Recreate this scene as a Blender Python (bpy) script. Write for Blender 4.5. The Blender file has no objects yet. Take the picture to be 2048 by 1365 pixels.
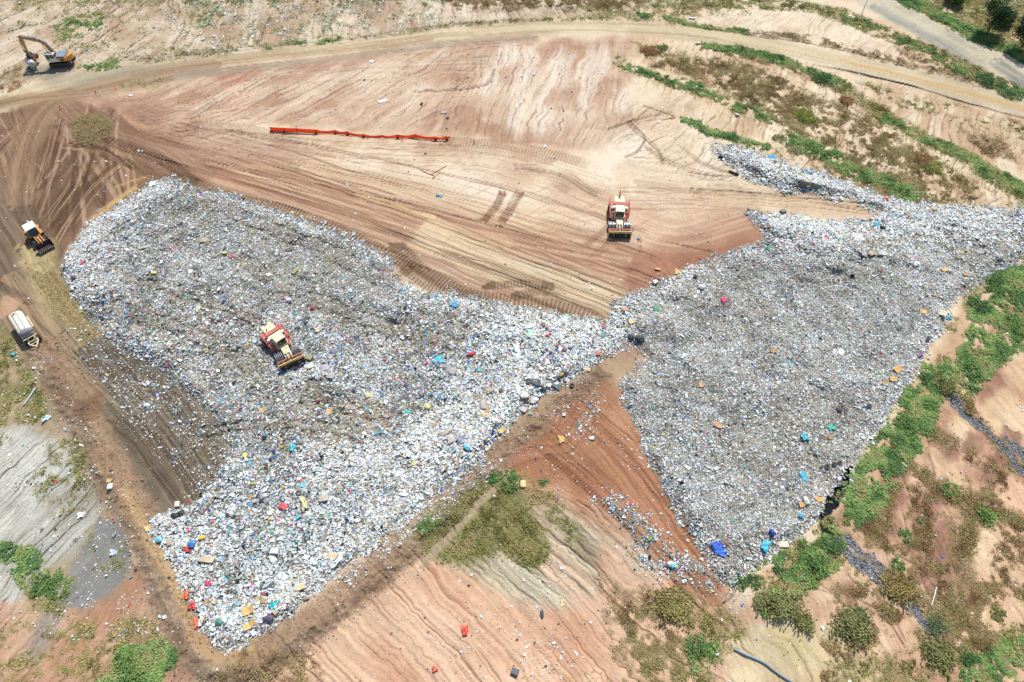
import bpy, math, random
import numpy as np
from mathutils import Vector, Matrix
random.seed(7); RNG = np.random.default_rng(11)
SC = bpy.context.scene; COL = SC.collection
F32 = np.float32
# ------------------------------------------------------------------ camera
H = 96.5; FPX = 1384.0; T = math.radians(34)
ST, CT = math.sin(T), math.cos(T)
cam = bpy.data.cameras.new('camera'); co = bpy.data.objects.new('camera', cam); COL.objects.link(co)
co.location = (0, 0, H); co.rotation_euler = (T, 0, 0)
cam.sensor_width = 36; cam.lens = 36*FPX/2048; cam.clip_end = 5000; cam.clip_start = 1
SC.camera = co
def to_ground(u, v):
    a = (u-1024)/FPX; b = (v-682.5)/FPX
    k = H/(b*ST+CT)
    return a*k, (ST-b*CT)*k
# ------------------------------------------------------------------ light
w = bpy.data.worlds.new("World"); SC.world = w; w.use_nodes = True
nt = w.node_tree; nt.nodes.clear()
sky = nt.nodes.new('ShaderNodeTexSky'); sky.sky_type = 'NISHITA'; sky.sun_disc = False
bg = nt.nodes.new('ShaderNodeBackground'); bg.inputs[1].default_value = 0.11
ow = nt.nodes.new('ShaderNodeOutputWorld')
nt.links.new(sky.outputs[0], bg.inputs[0]); nt.links.new(bg.outputs[0], ow.inputs[0])
EL = math.radians(59); hx, hy = 0.36, 1.0
AZ = math.atan2(hx, hy)                      # towards the sun, from +Y
sky.sun_elevation = EL; sky.sun_rotation = AZ
sd = bpy.data.lights.new('sun', 'SUN'); sd.energy = 4.2; sd.angle = math.radians(0.55); sd.color = (1, .965, .91)
so = bpy.data.objects.new('sun', sd); COL.objects.link(so)
sv = Vector((math.sin(AZ)*math.cos(EL), math.cos(AZ)*math.cos(EL), math.sin(EL)))
so.rotation_euler = (-sv).to_track_quat('-Z', 'Y').to_euler(); so.location = (0, 60, 150)
vs = SC.view_settings; vs.view_transform = 'Standard'; vs.look = 'None'; vs.gamma = 1; vs.exposure = 0.48
vs.use_curve_mapping = False
# ------------------------------------------------------------------ colour
LF = 1.42
LO = 1.24
def lin(c, f=LF):
    c = np.asarray(c, dtype=float)/255.0
    return np.where(c <= .04045, c/12.92, ((c+.055)/1.055)**2.4)/f
# ------------------------------------------------------------------ noise
TAB = RNG.random((512, 512)).astype(F32)
def vn(x, y, seed=0):
    x = x+seed*37.17; y = y+seed*91.73
    xi = np.floor(x); yi = np.floor(y)
    fx = (x-xi).astype(F32); fy = (y-yi).astype(F32)
    xi = xi.astype(np.int32) & 511; yi = yi.astype(np.int32) & 511
    x1 = (xi+1) & 511; y1 = (yi+1) & 511
    fx = fx*fx*(3-2*fx); fy = fy*fy*(3-2*fy)
    a = TAB[yi, xi]; b = TAB[yi, x1]; c = TAB[y1, xi]; d = TAB[y1, x1]
    return a+(b-a)*fx+(c-a)*fy+(a-b-c+d)*fx*fy
def fbm(x, y, seed=0, o=4):
    r = 0; amp = .5; tot = 0
    for i in range(o):
        r = r+amp*vn(x, y, seed+i*3); tot += amp; amp *= .55; x = x*2.03; y = y*2.03
    return r/tot
def sm(e0, e1, x):
    t = np.clip((x-e0)/(e1-e0), 0, 1); return t*t*(3-2*t)
# ------------------------------------------------------------------ the survey grid of the ground
STEP = 2.0
us = np.arange(-420, 2470, STEP); vsr = np.arange(-260, 1590, STEP)
U, V = np.meshgrid(us, vsr); U = U.astype(np.float64); V = V.astype(np.float64)
NR, NC = U.shape
X, Y = to_ground(U, V)
W1 = (fbm(X/5, Y/5, 1)-.5); W2 = (fbm(X/5, Y/5, 2)-.5)
W3 = (fbm(X/1.1, Y/1.1, 3, 3)-.5); W4 = (fbm(X/1.1, Y/1.1, 4, 3)-.5)
N8 = fbm(X/8, Y/8, 5); N3 = fbm(X/3, Y/3, 6); N1 = fbm(X/.9, Y/.9, 7, 3); N20 = fbm(X/25, Y/25, 8)
UW = U+W1*34+W3*14; VW = V+W2*26+W4*10          # ragged edges
US_ = U+W1*10; VS_ = V+W2*8                      # soft edges
RGB = np.empty((NR, NC, 3), F32); HT = np.zeros((NR, NC), F32)
def box_of(pts, pad):
    p = np.asarray(pts, float)
    c0 = int(np.clip((p[:, 0].min()-pad-us[0])/STEP, 0, NC)); c1 = int(np.clip((p[:, 0].max()+pad-us[0])/STEP+1, 0, NC))
    r0 = int(np.clip((p[:, 1].min()-pad-vsr[0])/STEP, 0, NR)); r1 = int(np.clip((p[:, 1].max()+pad-vsr[0])/STEP+1, 0, NR))
    return slice(r0, r1), slice(c0, c1)
def seg_d(px, py, a, b):
    dx, dy = b[0]-a[0], b[1]-a[1]; L2 = dx*dx+dy*dy+1e-9
    t = np.clip(((px-a[0])*dx+(py-a[1])*dy)/L2, 0, 1)
    return np.hypot(px-a[0]-t*dx, py-a[1]-t*dy), t
def poly(pts, feather=6, warp='r', pad=60):
    """soft mask of a traced outline: slice and values"""
    sl = box_of(pts, pad)
    px, py = (UW, VW) if warp == 'r' else ((US_, VS_) if warp == 's' else (U, V))
    px = px[sl].astype(F32); py = py[sl].astype(F32)
    ins = np.zeros(px.shape, bool); dist = np.full(px.shape, 1e9, F32)
    n = len(pts)
    for i in range(n):
        a = pts[i]; b = pts[(i+1) % n]
        d, _ = seg_d(px, py, a, b); dist = np.minimum(dist, d)
        if a[1] != b[1]:
            c = ((a[1] > py) != (b[1] > py)) & (px < (b[0]-a[0])*(py-a[1])/(b[1]-a[1])+a[0])
            ins ^= c
    sdv = np.where(ins, dist, -dist)
    return sl, sm(-feather, feather, sdv), sdv
def smooth_path(pts, n=8):
    p = [np.array(q, float) for q in pts]
    if len(p) < 3: return [tuple(q) for q in p]
    out = []
    for i in range(len(p)-1):
        p0 = p[max(i-1, 0)]; p1 = p[i]; p2 = p[i+1]; p3 = p[min(i+2, len(p)-1)]
        for k in range(n):
            t = k/n
            out.append(tuple(.5*((2*p1)+(-p0+p2)*t+(2*p0-5*p1+4*p2-p3)*t*t+(-p0+3*p1-3*p2+p3)*t**3)))
    out.append(tuple(p[-1])); return out
def path(pts, hw, warp='s', n=5):
    """along-distance s and signed across-distance d (metres) of the grid round a traced line; hw metres"""
    pts = smooth_path(pts, n); sl = box_of(pts, hw*17+20)
    pw = [to_ground(*q) for q in pts]
    if warp == 'n': px, py = X[sl], Y[sl]
    elif warp == 'r': px, py = (X+W1*2.6+W3*1.2)[sl], (Y+W2*2.6+W4*1.2)[sl]
    else: px, py = (X+W1*.7)[sl], (Y+W2*.7)[sl]
    best = np.full(px.shape, 1e9); S = np.zeros(px.shape); D = np.zeros(px.shape); acc = 0
    for i in range(len(pw)-1):
        a, b = pw[i], pw[i+1]; L = math.hypot(b[0]-a[0], b[1]-a[1])
        d, t = seg_d(px, py, a, b)
        if i in (0, len(pw)-2):
            tr = ((px-a[0])*(b[0]-a[0])+(py-a[1])*(b[1]-a[1]))/(L*L)
            ov = (np.maximum(-tr, 0) if i == 0 else 0)+(np.maximum(tr-1, 0) if i == len(pw)-2 else 0)
            pd = np.abs((b[0]-a[0])*(py-a[1])-(b[1]-a[1])*(px-a[0]))/L; d = np.where(ov > 0, np.where(ov*L > .4+(W3+.35)[sl]*4, 999, pd+.001), d)
        m = d < best
        sg = np.sign((b[0]-a[0])*(py-a[1])-(b[1]-a[1])*(px-a[0]))
        best = np.where(m, d, best); S = np.where(m, acc+t*L, S); D = np.where(m, d*sg, D); acc += L
    return sl, S, D
def mixc(sl, m, c, f=LF):
    c = lin(c, f).astype(F32) if not isinstance(c, np.ndarray) else c
    RGB[sl] += (c-RGB[sl])*m[..., None].astype(F32)
def two(a, b, t):
    a = lin(a).astype(F32); b = lin(b).astype(F32); return a+(b-a)*t[..., None].astype(F32)
ALL = (slice(0, NR), slice(0, NC))
def fill(pts, ca, cb, feather=8, warp='r', amt=1.0, scale=None, lo=.35, hi=.65):
    sl, m, s = poly(pts, feather, warp)
    nn = (N8 if scale is None else scale)[sl]
    mixc(sl, m*amt, two(ca, cb, sm(lo, hi, nn))); return sl, m
def dirw(a, b):
    p, q = to_ground(*a), to_ground(*b); L = math.hypot(q[0]-p[0], q[1]-p[1]); return (q[0]-p[0])/L, (q[1]-p[1])/L
def rills(pts, a, b, gap=1.6, length=14, col=(150, 110, 88), depth=.3, amt=.6, wid=.06, seed=0, feather=25, wob=1.6, pale=None):
    """thin run-off channels: long, nearly parallel, kinked, broken, some joining"""
    sl, m, s = poly(pts, feather, 's')
    dx, dy = dirw(a, b); x = X[sl]; y = Y[sl]
    al = x*dx+y*dy; ac = -x*dy+y*dx
    wob = wob*.55
    ac = ac+(N20[sl]-.5)*wob*9+W1[sl]*wob*1.0+(vn(al/3.1, ac/6, seed+9)-.5)*wob*.8+(vn(al/.9, ac/3, seed+10)-.5)*.42
    cr = np.zeros(x.shape, F32)
    for k, (gp, ww, st) in enumerate(((gap, .15, 1.0), (gap*.61, .10, .65), (gap*.37, .07, .4))):
        c = ac/gp+k*.37; cell = np.floor(c); jit = vn(cell*7.31, al/length*.7, seed+11+k)
        d = np.abs(c-cell-.2-.6*jit)*gp
        w_ = ww*(.5+vn(cell*3.7, al/2.2, seed+20+k))
        on = sm(.42, .68, vn(cell*5.13, al/(length*.45), seed+15+k))
        cr = np.maximum(cr, (sm(w_, w_*.35, d)*on*st).astype(F32))
    cr *= m
    fine = vn(al/(length*.6), ac/(gap*.16), seed+7)-.5; fin2 = vn(al/(length*.3), ac/.28, seed+8)-.5
    if pale is not None: mixc(sl, m*sm(.5, .8, vn(al/length, ac/gap, seed+3))*.55, pale)
    mixc(sl, cr*min(1, amt*1.0), tuple(q*.92 for q in col))
    RGB[sl] *= (1+(fine*.24+fin2*.16)*m)[..., None].astype(F32)
    HT[sl] += (-cr*depth*.36+fine*m*depth*.14+fin2*m*.05).astype(F32)
def ribbon(pts, hw, ca, cb, amt=.8, sw=.5, sl_=14, lo=.3, hi=.7, seed=0, feather=.8, warp='s', rough=.05, dens=None):
    sl, S, D = path(pts, hw, warp)
    m = sm(hw+feather, hw-feather, np.abs(D))
    t = vn(S/sl_, D/sw, seed)*.6+vn(S/(sl_*.5), D/(sw*.45), seed+1)*.4
    if dens is not None: m = m*sm(dens, dens+.25, vn(S/(sl_*1.5), D/(sw*2.2), seed+2))
    mixc(sl, m*amt, two(ca, cb, sm(lo, hi, t)))
    HT[sl] += ((t-.5)*rough*2*m).astype(F32)
def lines(pts, hw, n, col, amt=.6, wd=.16, seed=0, depth=.05):
    """a few separate thin ruts running along a traced line"""
    sl, S, D = path(pts, hw+1, 's'); r = random.Random(seed)
    for i in range(n):
        o = r.uniform(-hw, hw); D2 = D-o-(vn(S/9, S*0+i, seed+i)-.5)*.8
        m = sm(wd, wd*.3, np.abs(D2))*sm(.3, .55, vn(S/8, S*0+i*3.3, seed+2))
        mixc(sl, m*amt, col); HT[sl] -= (m*depth).astype(F32)
def cleats(pts, hw, col, amt=.7, pitch=.62, base=.35, seed=0, depth=.1, skew=0):
    sl, S, D = path(pts, hw, 's')
    m = sm(hw+.25, hw-.25, np.abs(D))*sm(.1, .35, vn(S/5, D/1.1, seed)+.15)
    row = np.floor(D/.42)
    bar = .5+.5*np.sin(2*np.pi*(S+skew*D+(row % 2)*.0+vn(S/2, D/2, seed+3)*.3)/pitch)
    gap = sm(.02, .09, np.abs(((D/.42) % 1)-.5))
    mixc(sl, m*amt*(base+(1-base)*sm(.35, .75, bar)), col)
    HT[sl] -= (m*sm(.3, .8, bar)*depth).astype(F32)
VEG = {k: np.zeros((NR, NC), F32) for k in ('green', 'olive', 'brown')}
def veg(kind, pts, dens=1.0, feather=10, gaps=.42, gs=None, tint=.55, hw=None):
    if hw is None: sl, m, s = poly(pts, feather, 'r')
    else:
        sl, S, D = path(pts, hw, 'r'); m = sm(hw+.9, hw-.9, np.abs(D))
    n = (N3 if gs is None else gs)[sl]
    m = m*sm(gaps-.06, gaps+.08, n*.5+N1[sl]*.5)
    VEG[kind][sl] = np.maximum(VEG[kind][sl], (m*dens).astype(F32))
    c = {'green': (118, 134, 74), 'olive': (132, 126, 78), 'brown': (140, 118, 84)}[kind]
    mixc(sl, m*tint*min(dens*1.2, 1), c)
# ================================================================== GROUND COLOUR AND RELIEF
RGB[...] = two((206, 176, 148), (222, 198, 172), sm(.35, .65, N8))
# slopes above the road
TL = [(-440, -280), (1700, -280), (1500, -20), (1300, 20), (1200, 38), (1050, 44), (900, 56), (683, 84), (560, 94), (400, 114), (260, 128), (100, 160), (-440, 260)]
fill(TL, (182, 154, 130), (206, 184, 162), 6)
rills([(-440, -280), (330, -280), (300, 60), (330, 125), (100, 160), (-440, 260)], (250, 0), (60, 120), 2.6, 12, (136, 108, 88), .8, .9, .09, 21, pale=(218, 200, 180))
rills([(300, -280), (1300, -280), (1300, 20), (900, 56), (330, 120)], (700, 0), (690, 90), 2.2, 9, (136, 108, 84), .8, .9, .09, 22, pale=(222, 206, 186))
TR = [(1270, 75), (1500, 100), (1650, 134), (1800, 172), (1950, 212), (2470, 330), (2470, 470), (2100, 425), (1950, 415), (1800, 402), (1700, 370), (1600, 336), (1500, 300), (1430, 288), (1380, 240), (1300, 180), (1255, 130)]
fill(TR, (192, 160, 132), (216, 190, 162), 8)
rills(TR, (1500, 150), (1450, 260), 1.7, 8, (136, 106, 80), .6, .7, .09, 23, pale=(232, 212, 188))
rills([(1740, 330), (2060, 400), (2060, 430), (1850, 420), (1700, 370)], (2000, 330), (1860, 420), 1.6, 9, (150, 120, 92), .5, .6, .1, 24)
UR = [(1360, 30), (1480, 12), (1620, 14), (1720, 55), (1830, 120), (2060, 205), (2060, 190), (1900, 150), (1700, 100), (1500, 66), (1365, 48)]
fill(UR, (212, 184, 160), (228, 206, 182), 6)
rills(UR, (1600, 20), (1540, 80), 1.8, 7, (170, 136, 110), .4, .45, .08, 25)
# eroded red face under the road
FACE = [(250, 220), (330, 168), (480, 138), (700, 110), (900, 86), (1100, 74), (1255, 76), (1262, 130), (1250, 180), (1275, 240), (1300, 300), (1180, 300), (1000, 285), (900, 270), (540, 250), (400, 255)]
fill(FACE, (180, 142, 118), (202, 170, 146), 10, lo=.38, hi=.62)
fill([(880, 110), (1010, 90), (1120, 120), (1250, 190), (1270, 260), (1100, 280), (1000, 200)], (198, 166, 144), (218, 196, 176), 25, amt=.65)
fill([(560, 150), (700, 120), (860, 120), (900, 180), (700, 190), (580, 190)], (200, 168, 144), (216, 192, 172), 25, amt=.6)
fill([(440, 150), (600, 120), (760, 105), (740, 135), (560, 170), (430, 200)], (176, 128, 108), (188, 148, 128), 25, amt=.6)
rills([(300, 180), (520, 135), (960, 90), (960, 180), (880, 255), (520, 245), (380, 240)], (860, 110), (640, 240), 2.2, 12, (124, 84, 68), .42, .8, .075, 31, pale=(222, 198, 176))
rills([(900, 95), (1265, 85), (1260, 200), (1290, 300), (1000, 285), (860, 260)], (1100, 110), (1060, 250), 2.0, 11, (140, 100, 84), .42, .7, .08, 32, pale=(232, 216, 200))
rills([(250, 215), (440, 150), (640, 130), (540, 250), (400, 260)], (540, 150), (330, 230), 3.2, 16, (140, 98, 80), .35, .65, .08, 33)
lines([(430, 150), (640, 126), (900, 100), (1050, 88)], 4, 10, (132, 98, 82), .5, .2, 5)
ribbon([(560, 150), (760, 140), (960, 132)], 4.5, (170, 138, 118), (214, 190, 168), .4, .5, 10, seed=35, dens=.45)
# platform
PLAT = [(380, 262), (560, 258), (900, 285), (1180, 302), (1300, 300), (1300, 200), (1380, 245), (1430, 300), (1480, 352), (1560, 388), (1740, 420), (1560, 424), (1490, 424), (1530, 480), (1440, 515), (1340, 560), (1220, 590), (1190, 610), (1000, 560), (700, 420), (480, 330)]
fill(PLAT, (206, 176, 150), (224, 200, 176), 14)
fill([(1255, 260), (1400, 240), (1450, 310), (1500, 380), (1350, 400), (1180, 370), (1200, 300)], (220, 196, 172), (230, 212, 192), 30, amt=.8)
fill([(700, 330), (1000, 350), (1060, 420), (900, 430), (750, 400)], (216, 196, 174), (228, 210, 192), 30, amt=.7)
rills([(1255, 200), (1400, 240), (1450, 330), (1440, 370), (1270, 320), (1200, 260)], (1400, 230), (1270, 330), 2.2, 7, (138, 106, 86), .4, .75, .08, 41)
rills([(1230, 290), (1480, 330), (1700, 400), (1480, 412), (1320, 380)], (1300, 350), (1560, 390), 2.6, 18, (140, 108, 88), .3, .6, .07, 42)
ribbon([(1290, 370), (1420, 390), (1560, 402), (1735, 412)], 3.0, (190, 160, 134), (220, 196, 168), .7, .7, 16, seed=43)
for i, ln in enumerate([[(1262, 250), (1290, 275), (1275, 300), (1262, 308)], [(1300, 215), (1350, 235), (1310, 240)], [(1230, 255), (1275, 240), (1330, 228)], [(1300, 300), (1330, 320), (1400, 345), (1460, 350)], [(1400, 350), (1480, 362), (1560, 385), (1660, 395)],
        [(1240, 465), (1330, 485), (1400, 500)], [(1300, 420), (1380, 424), (1500, 418)], [(1250, 500), (1310, 520), (1330, 545)], [(1440, 372), (1500, 378), (1550, 384)], [(985, 150), (960, 175), (850, 185)], [(1370, 300), (1400, 325), (1460, 348)], [(1270, 260), (1312, 300), (1322, 318)]]):
    lines(ln, .5, 5, (126, 94, 74), .65, .14, 60+i, .1)
# sweep of red-brown graded soil
SW = [(150, 230), (300, 300), (450, 350), (700, 430), (900, 500), (1080, 560), (1280, 630)]
ribbon(SW, 9.5, (158, 118, 98), (186, 150, 126), .85, .7, 22, seed=51, feather=3.5)
ribbon([(420, 320), (700, 400), (950, 460), (1250, 520), (1330, 550)], 5.5, (160, 114, 92), (198, 158, 132), .8, .7, 24, seed=52, feather=3)
ribbon([(1330, 560), (1400, 500), (1470, 450), (1500, 440)], 4.6, (158, 110, 88), (176, 128, 104), .85, .5, 12, seed=53, feather=3)
fill([(1270, 500), (1400, 450), (1500, 425), (1535, 485), (1440, 520), (1340, 562), (1240, 590)], (146, 100, 80), (168, 120, 98), 14, amt=.9)
ribbon([(1120, 380), (1250, 440), (1350, 470), (1480, 440)], 4, (190, 148, 124), (214, 184, 158), .55, .6, 14, seed=54, feather=2.5)
ribbon([(860, 470), (960, 515), (1080, 555), (1270, 625)], 3.6, (204, 180, 148), (220, 198, 168), .8, .8, 26, seed=55, feather=1.6)
ribbon([(620, 335), (820, 380), (1000, 430), (1130, 440)], 3.2, (204, 172, 140), (220, 192, 160), .6, .8, 20, seed=56, feather=2)
ribbon([(730, 395), (790, 412), (850, 430)], .7, (220, 186, 142), (226, 196, 154), .7, .4, 12, seed=57, feather=.5)
ribbon([(870, 450), (960, 480), (1010, 492)], 1.3, (212, 178, 136), (218, 188, 150), .6, .4, 12, seed=58, feather=.8)
lines([(300, 290), (600, 375), (900, 480), (1270, 622)], 8.5, 34, (128, 92, 72), .7, .18, 61, .09)
lines([(300, 290), (600, 375), (900, 480), (1270, 622)], 8.5, 20, (218, 186, 156), .55, .2, 66)
lines([(440, 300), (700, 350), (1000, 420), (1250, 500)], 6.5, 26, (146, 106, 84), .6, .17, 62, .08)
lines([(900, 500), (1050, 545), (1265, 620)], 3.5, 14, (140, 108, 78), .6, .15, 67, .07)
lines([(1260, 400), (1400, 402), (1600, 412), (1720, 418)], 3.2, 16, (166, 128, 102), .55, .16, 68, .07)
lines([(380, 270), (540, 285), (700, 300), (900, 305)], 3, 14, (160, 120, 96), .5, .16, 69, .05)
lines([(560, 290), (800, 300), (1000, 320), (1200, 380)], 5, 14, (170, 132, 108), .45, .15, 63)
for i, a in enumerate([(1000, 360), (1120, 400), (1180, 440), (1240, 400), (1100, 470), (1340, 430)]):
    lines([(a[0]-70, a[1]+20), (a[0], a[1]-5), (a[0]+70, a[1]+18)], 3, 7, (176, 138, 112), .4, .14, 70+i, .03)
fill([(1060, 335), (1140, 345), (1190, 385), (1120, 380)], (150, 118, 96), (180, 146, 122), 10, amt=.55)
lines([(1040, 338), (1120, 350), (1180, 385)], 2, 9, (120, 90, 72), .6, .14, 81)
fill([(155, 205), (300, 190), (420, 260), (640, 300), (480, 320), (330, 300), (200, 270)], (160, 122, 104), (188, 156, 134), 18, amt=.7)
rills([(230, 190), (460, 200), (560, 280), (420, 310), (280, 270)], (520, 230), (290, 260), 1.8, 10, (126, 88, 70), .3, .6, .08, 82)
# dark yard on the left
YARD = [(-440, 215), (0, 222), (110, 185), (220, 225), (300, 300), (385, 352), (300, 372), (200, 432), (150, 480), (128, 530), (134, 600), (0, 560), (-440, 560)]
fill(YARD, (104, 79, 62), (132, 102, 82), 12)
ribbon([(110, 215), (170, 260), (300, 300), (385, 360)], 5, (134, 100, 80), (160, 126, 104), .7, .5, 12, seed=91, feather=2)
rr = random.Random(5)
for i in range(60):
    x0 = rr.uniform(-60, 250); y0 = rr.uniform(215, 320); a = rr.choice([rr.uniform(1.35, 1.75), rr.uniform(1.9, 2.3), rr.uniform(.9, 1.2)])
    L = rr.uniform(120, 240); k = rr.uniform(-.35, .35)
    p = [(x0, y0), (x0+math.cos(a)*L*.5, y0+math.sin(a)*L*.5), (x0+math.cos(a+k)*L, y0+math.sin(a+k)*L)]
    lite = rr.random() < .45
    ribbon(p, rr.uniform(.18, .55), *(((168, 134, 108), (186, 152, 124)) if lite else ((84, 60, 46), (110, 80, 62))), .8, .3, 12, seed=100+i, feather=.25, dens=.3, rough=.05)
for p in ([(20, 262), (130, 252), (215, 245)], [(60, 330), (40, 420), (70, 520)], [(230, 322), (190, 370), (110, 450)], [(215, 290), (160, 370), (100, 420)]):
    cleats(p, .6, (98, 70, 54), .6, .6, seed=3)
ribbon([(255, 236), (275, 248), (292, 254)], .4, (206, 164, 120), (190, 140, 104), .6, .3, 5, seed=140)
ribbon([(262, 382), (220, 410), (190, 437)], .6, (204, 164, 112), (190, 150, 104), .8, .3, 5, seed=141, feather=.3)
ribbon([(240, 372), (262, 364), (285, 356)], .3, (196, 156, 110), (190, 150, 104), .6, .3, 5, seed=142, feather=.3)
for i, p in enumerate([[(30, 225), (60, 330), (50, 440)], [(0, 300), (30, 400), (70, 500)], [(120, 250), (100, 330), (70, 420)], [(170, 290), (150, 370), (90, 450)], [(240, 330), (180, 380), (120, 470)], [(90, 215), (50, 250), (0, 300)], [(260, 330), (220, 300), (150, 290)], [(10, 420), (70, 520), (100, 600)]]):
    lines(p, 1.6, 9, (90, 66, 50), .75, .17, 300+i, .08); lines(p, 1.6, 6, (178, 146, 118), .6, .17, 320+i, .02)
cleats([(205, 280), (300, 312), (350, 336), (386, 364)], 1.3, (90, 66, 48), .8, .7, seed=5, depth=.14)
cleats([(185, 300), (270, 335), (330, 360)], 1.1, (104, 78, 58), .7, .7, seed=6, depth=.14)
cleats([(225, 225), (270, 262), (320, 285), (400, 300)], .7, (112, 80, 62), .6, .7, seed=7)
# haul track
HAUL = [(-60, 400), (20, 530), (90, 650), (170, 740), (260, 850), (340, 940), (400, 1020)]
ribbon(HAUL, 8.0, (106, 88, 72), (136, 114, 96), .95, .7, 26, seed=150, feather=2.5)
fill([(210, 660), (300, 710), (400, 790), (470, 880), (440, 960), (400, 1010), (300, 1020), (200, 850), (150, 740)], (92, 80, 70), (118, 104, 90), 20, amt=.92)
ribbon([(190, 680), (300, 800), (420, 950)], 4, (92, 82, 70), (128, 110, 92), .7, .5, 18, seed=151, feather=2)
ribbon([(20, 560), (110, 690), (190, 800)], 1.6, (176, 146, 118), (150, 122, 98), .7, .5, 18, seed=152, feather=.8)
lines([(190, 680), (300, 770), (400, 880), (450, 960)], 5, 22, (84, 72, 60), .6, .18, 156, .08)
lines([(40, 560), (160, 710), (290, 850), (400, 1000)], 6, 26, (88, 72, 58), .65, .18, 153, .08)
lines([(40, 560), (160, 710), (290, 850), (400, 1000)], 6, 12, (170, 146, 120), .5, .16, 154, .02)
for o in (0, 14, 30, 44): cleats([(225+o, 850-o*.3), (290+o, 930-o*.5), (345+o, 1000-o*.7)], .42, (84, 66, 52), .6, .5, seed=8+o)
ribbon([(70, 500), (110, 590), (150, 640), (170, 665)], 2.6, (174, 150, 108), (196, 174, 130), .75, .3, 1.5, seed=155, feather=1.4, warp='r')
fill([(0, 590), (45, 595), (30, 625), (0, 640)], (180, 142, 116), (190, 152, 124), 6)
cleats([(0, 575), (25, 585), (52, 602)], .8, (84, 68, 56), .7, .5, seed=9)
fill([(66, 690), (110, 700), (112, 745), (75, 740)], (176, 146, 122), (190, 160, 136), 8, amt=.8)
# left slope
LS = [(-440, 560), (0, 640), (30, 690), (80, 705), (120, 800), (170, 900), (230, 1000), (265, 1110), (300, 1200), (380, 1340), (400, 1590), (-440, 1590)]
fill(LS, (170, 146, 118), (190, 168, 140), 8)
GREY = [(-440, 870), (20, 860), (60, 850), (110, 880), (180, 950), (200, 1010), (150, 1100), (60, 1160), (0, 1280), (-440, 1300)]
fill(GREY, (178, 170, 160), (204, 198, 188), 14)
rills(GREY, (190, 900), (20, 1080), 1.3, 12, (112, 100, 88), .55, .85, .1, 161, pale=(214, 208, 200))
fill([(200, 1030), (245, 1050), (262, 1120), (240, 1170), (160, 1225), (130, 1200), (140, 1130)], (138, 136, 134), (160, 156, 152), 8, amt=.9)
fill([(-440, 1240), (60, 1200), (160, 1225), (290, 1140), (330, 1220), (400, 1400), (400, 1590), (-440, 1590)], (188, 138, 112), (204, 162, 136), 12, amt=.85)
rills([(-200, 1200), (280, 1180), (380, 1380), (-200, 1500)], (200, 1200), (60, 1340), 1.6, 8, (140, 106, 84), .35, .5, .09, 162)
ribbon([(170, 1140), (120, 1200), (75, 1290)], 1.4, (140, 134, 130), (160, 150, 142), .7, .4, 6, seed=163)
# bottom slopes
BM = [(500, 1300), (700, 1160), (800, 1090), (870, 1040), (960, 950), (1020, 950), (1100, 965), (1240, 1010), (1300, 1090), (1400, 1165), (1450, 1200), (1480, 1400), (1480, 1590), (380, 1590), (430, 1340)]
fill(BM, (204, 156, 128), (220, 180, 152), 10)
BG = [(850, 1105), (900, 1040), (1000, 960), (1070, 985), (1120, 980), (1200, 1080), (1190, 1190), (1130, 1215), (1040, 1210), (950, 1160)]
fill(BG, (176, 158, 132), (202, 186, 160), 18, amt=.95)
rills(BM, (800, 1060), (1060, 1360), 2.6, 22, (146, 98, 74), .5, .7, .075, 171, wob=1.0, pale=(226, 188, 162))
rills(BG, (930, 1040), (1130, 1210), 1.4, 14, (106, 92, 76), .45, .85, .1, 172, wob=.7, pale=(212, 198, 174))
rills([(1100, 985), (1240, 1010), (1430, 1190), (1400, 1365), (1200, 1200)], (1130, 990), (1380, 1200), 2.0, 16, (170, 112, 84), .3, .5, .08, 173, wob=.8)
ribbon([(1100, 970), (1200, 1060), (1290, 1130)], 1.5, (186, 174, 150), (200, 186, 160), .5, .5, 14, seed=174, feather=1)
# red wedge between the two mounds
WG = [(1185, 738), (1250, 780), (1300, 900), (1370, 1010), (1450, 1160), (1430, 1200), (1370, 1170), (1270, 1080), (1230, 1015), (1060, 968), (975, 925), (1060, 840), (1120, 790)]
fill(WG, (158, 108, 82), (182, 132, 104), 18)
fill([(1000, 950), (1120, 960), (1260, 1020), (1400, 1160), (1380, 1190), (1240, 1080), (1080, 1000)], (176, 124, 96), (196, 150, 122), 24, amt=.7)
ribbon([(1150, 800), (1240, 900), (1330, 1020), (1420, 1150)], 4.2, (150, 100, 76), (192, 142, 112), .7, .45, 22, seed=181, feather=2)
ribbon([(975, 925), (1060, 890), (1130, 880), (1190, 800)], 3, (146, 98, 74), (170, 122, 94), .8, .5, 14, seed=182, feather=2)
lines([(1140, 850), (1230, 930), (1330, 1040), (1430, 1170)], 5, 16, (118, 74, 54), .6, .16, 183)
for o in (0, 18): cleats([(1090+o, 905+o), (1180+o, 985+o), (1240+o, 1040+o)], .6, (124, 78, 58), .6, .5, seed=30+o)
cleats([(1370, 1030), (1400, 1090), (1450, 1160)], 1.4, (136, 84, 60), .6, .55, seed=33)
fill([(1190, 690), (1290, 690), (1300, 760), (1240, 790), (1170, 770)], (150, 122, 98), (168, 140, 114), 24, amt=.6)
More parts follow.
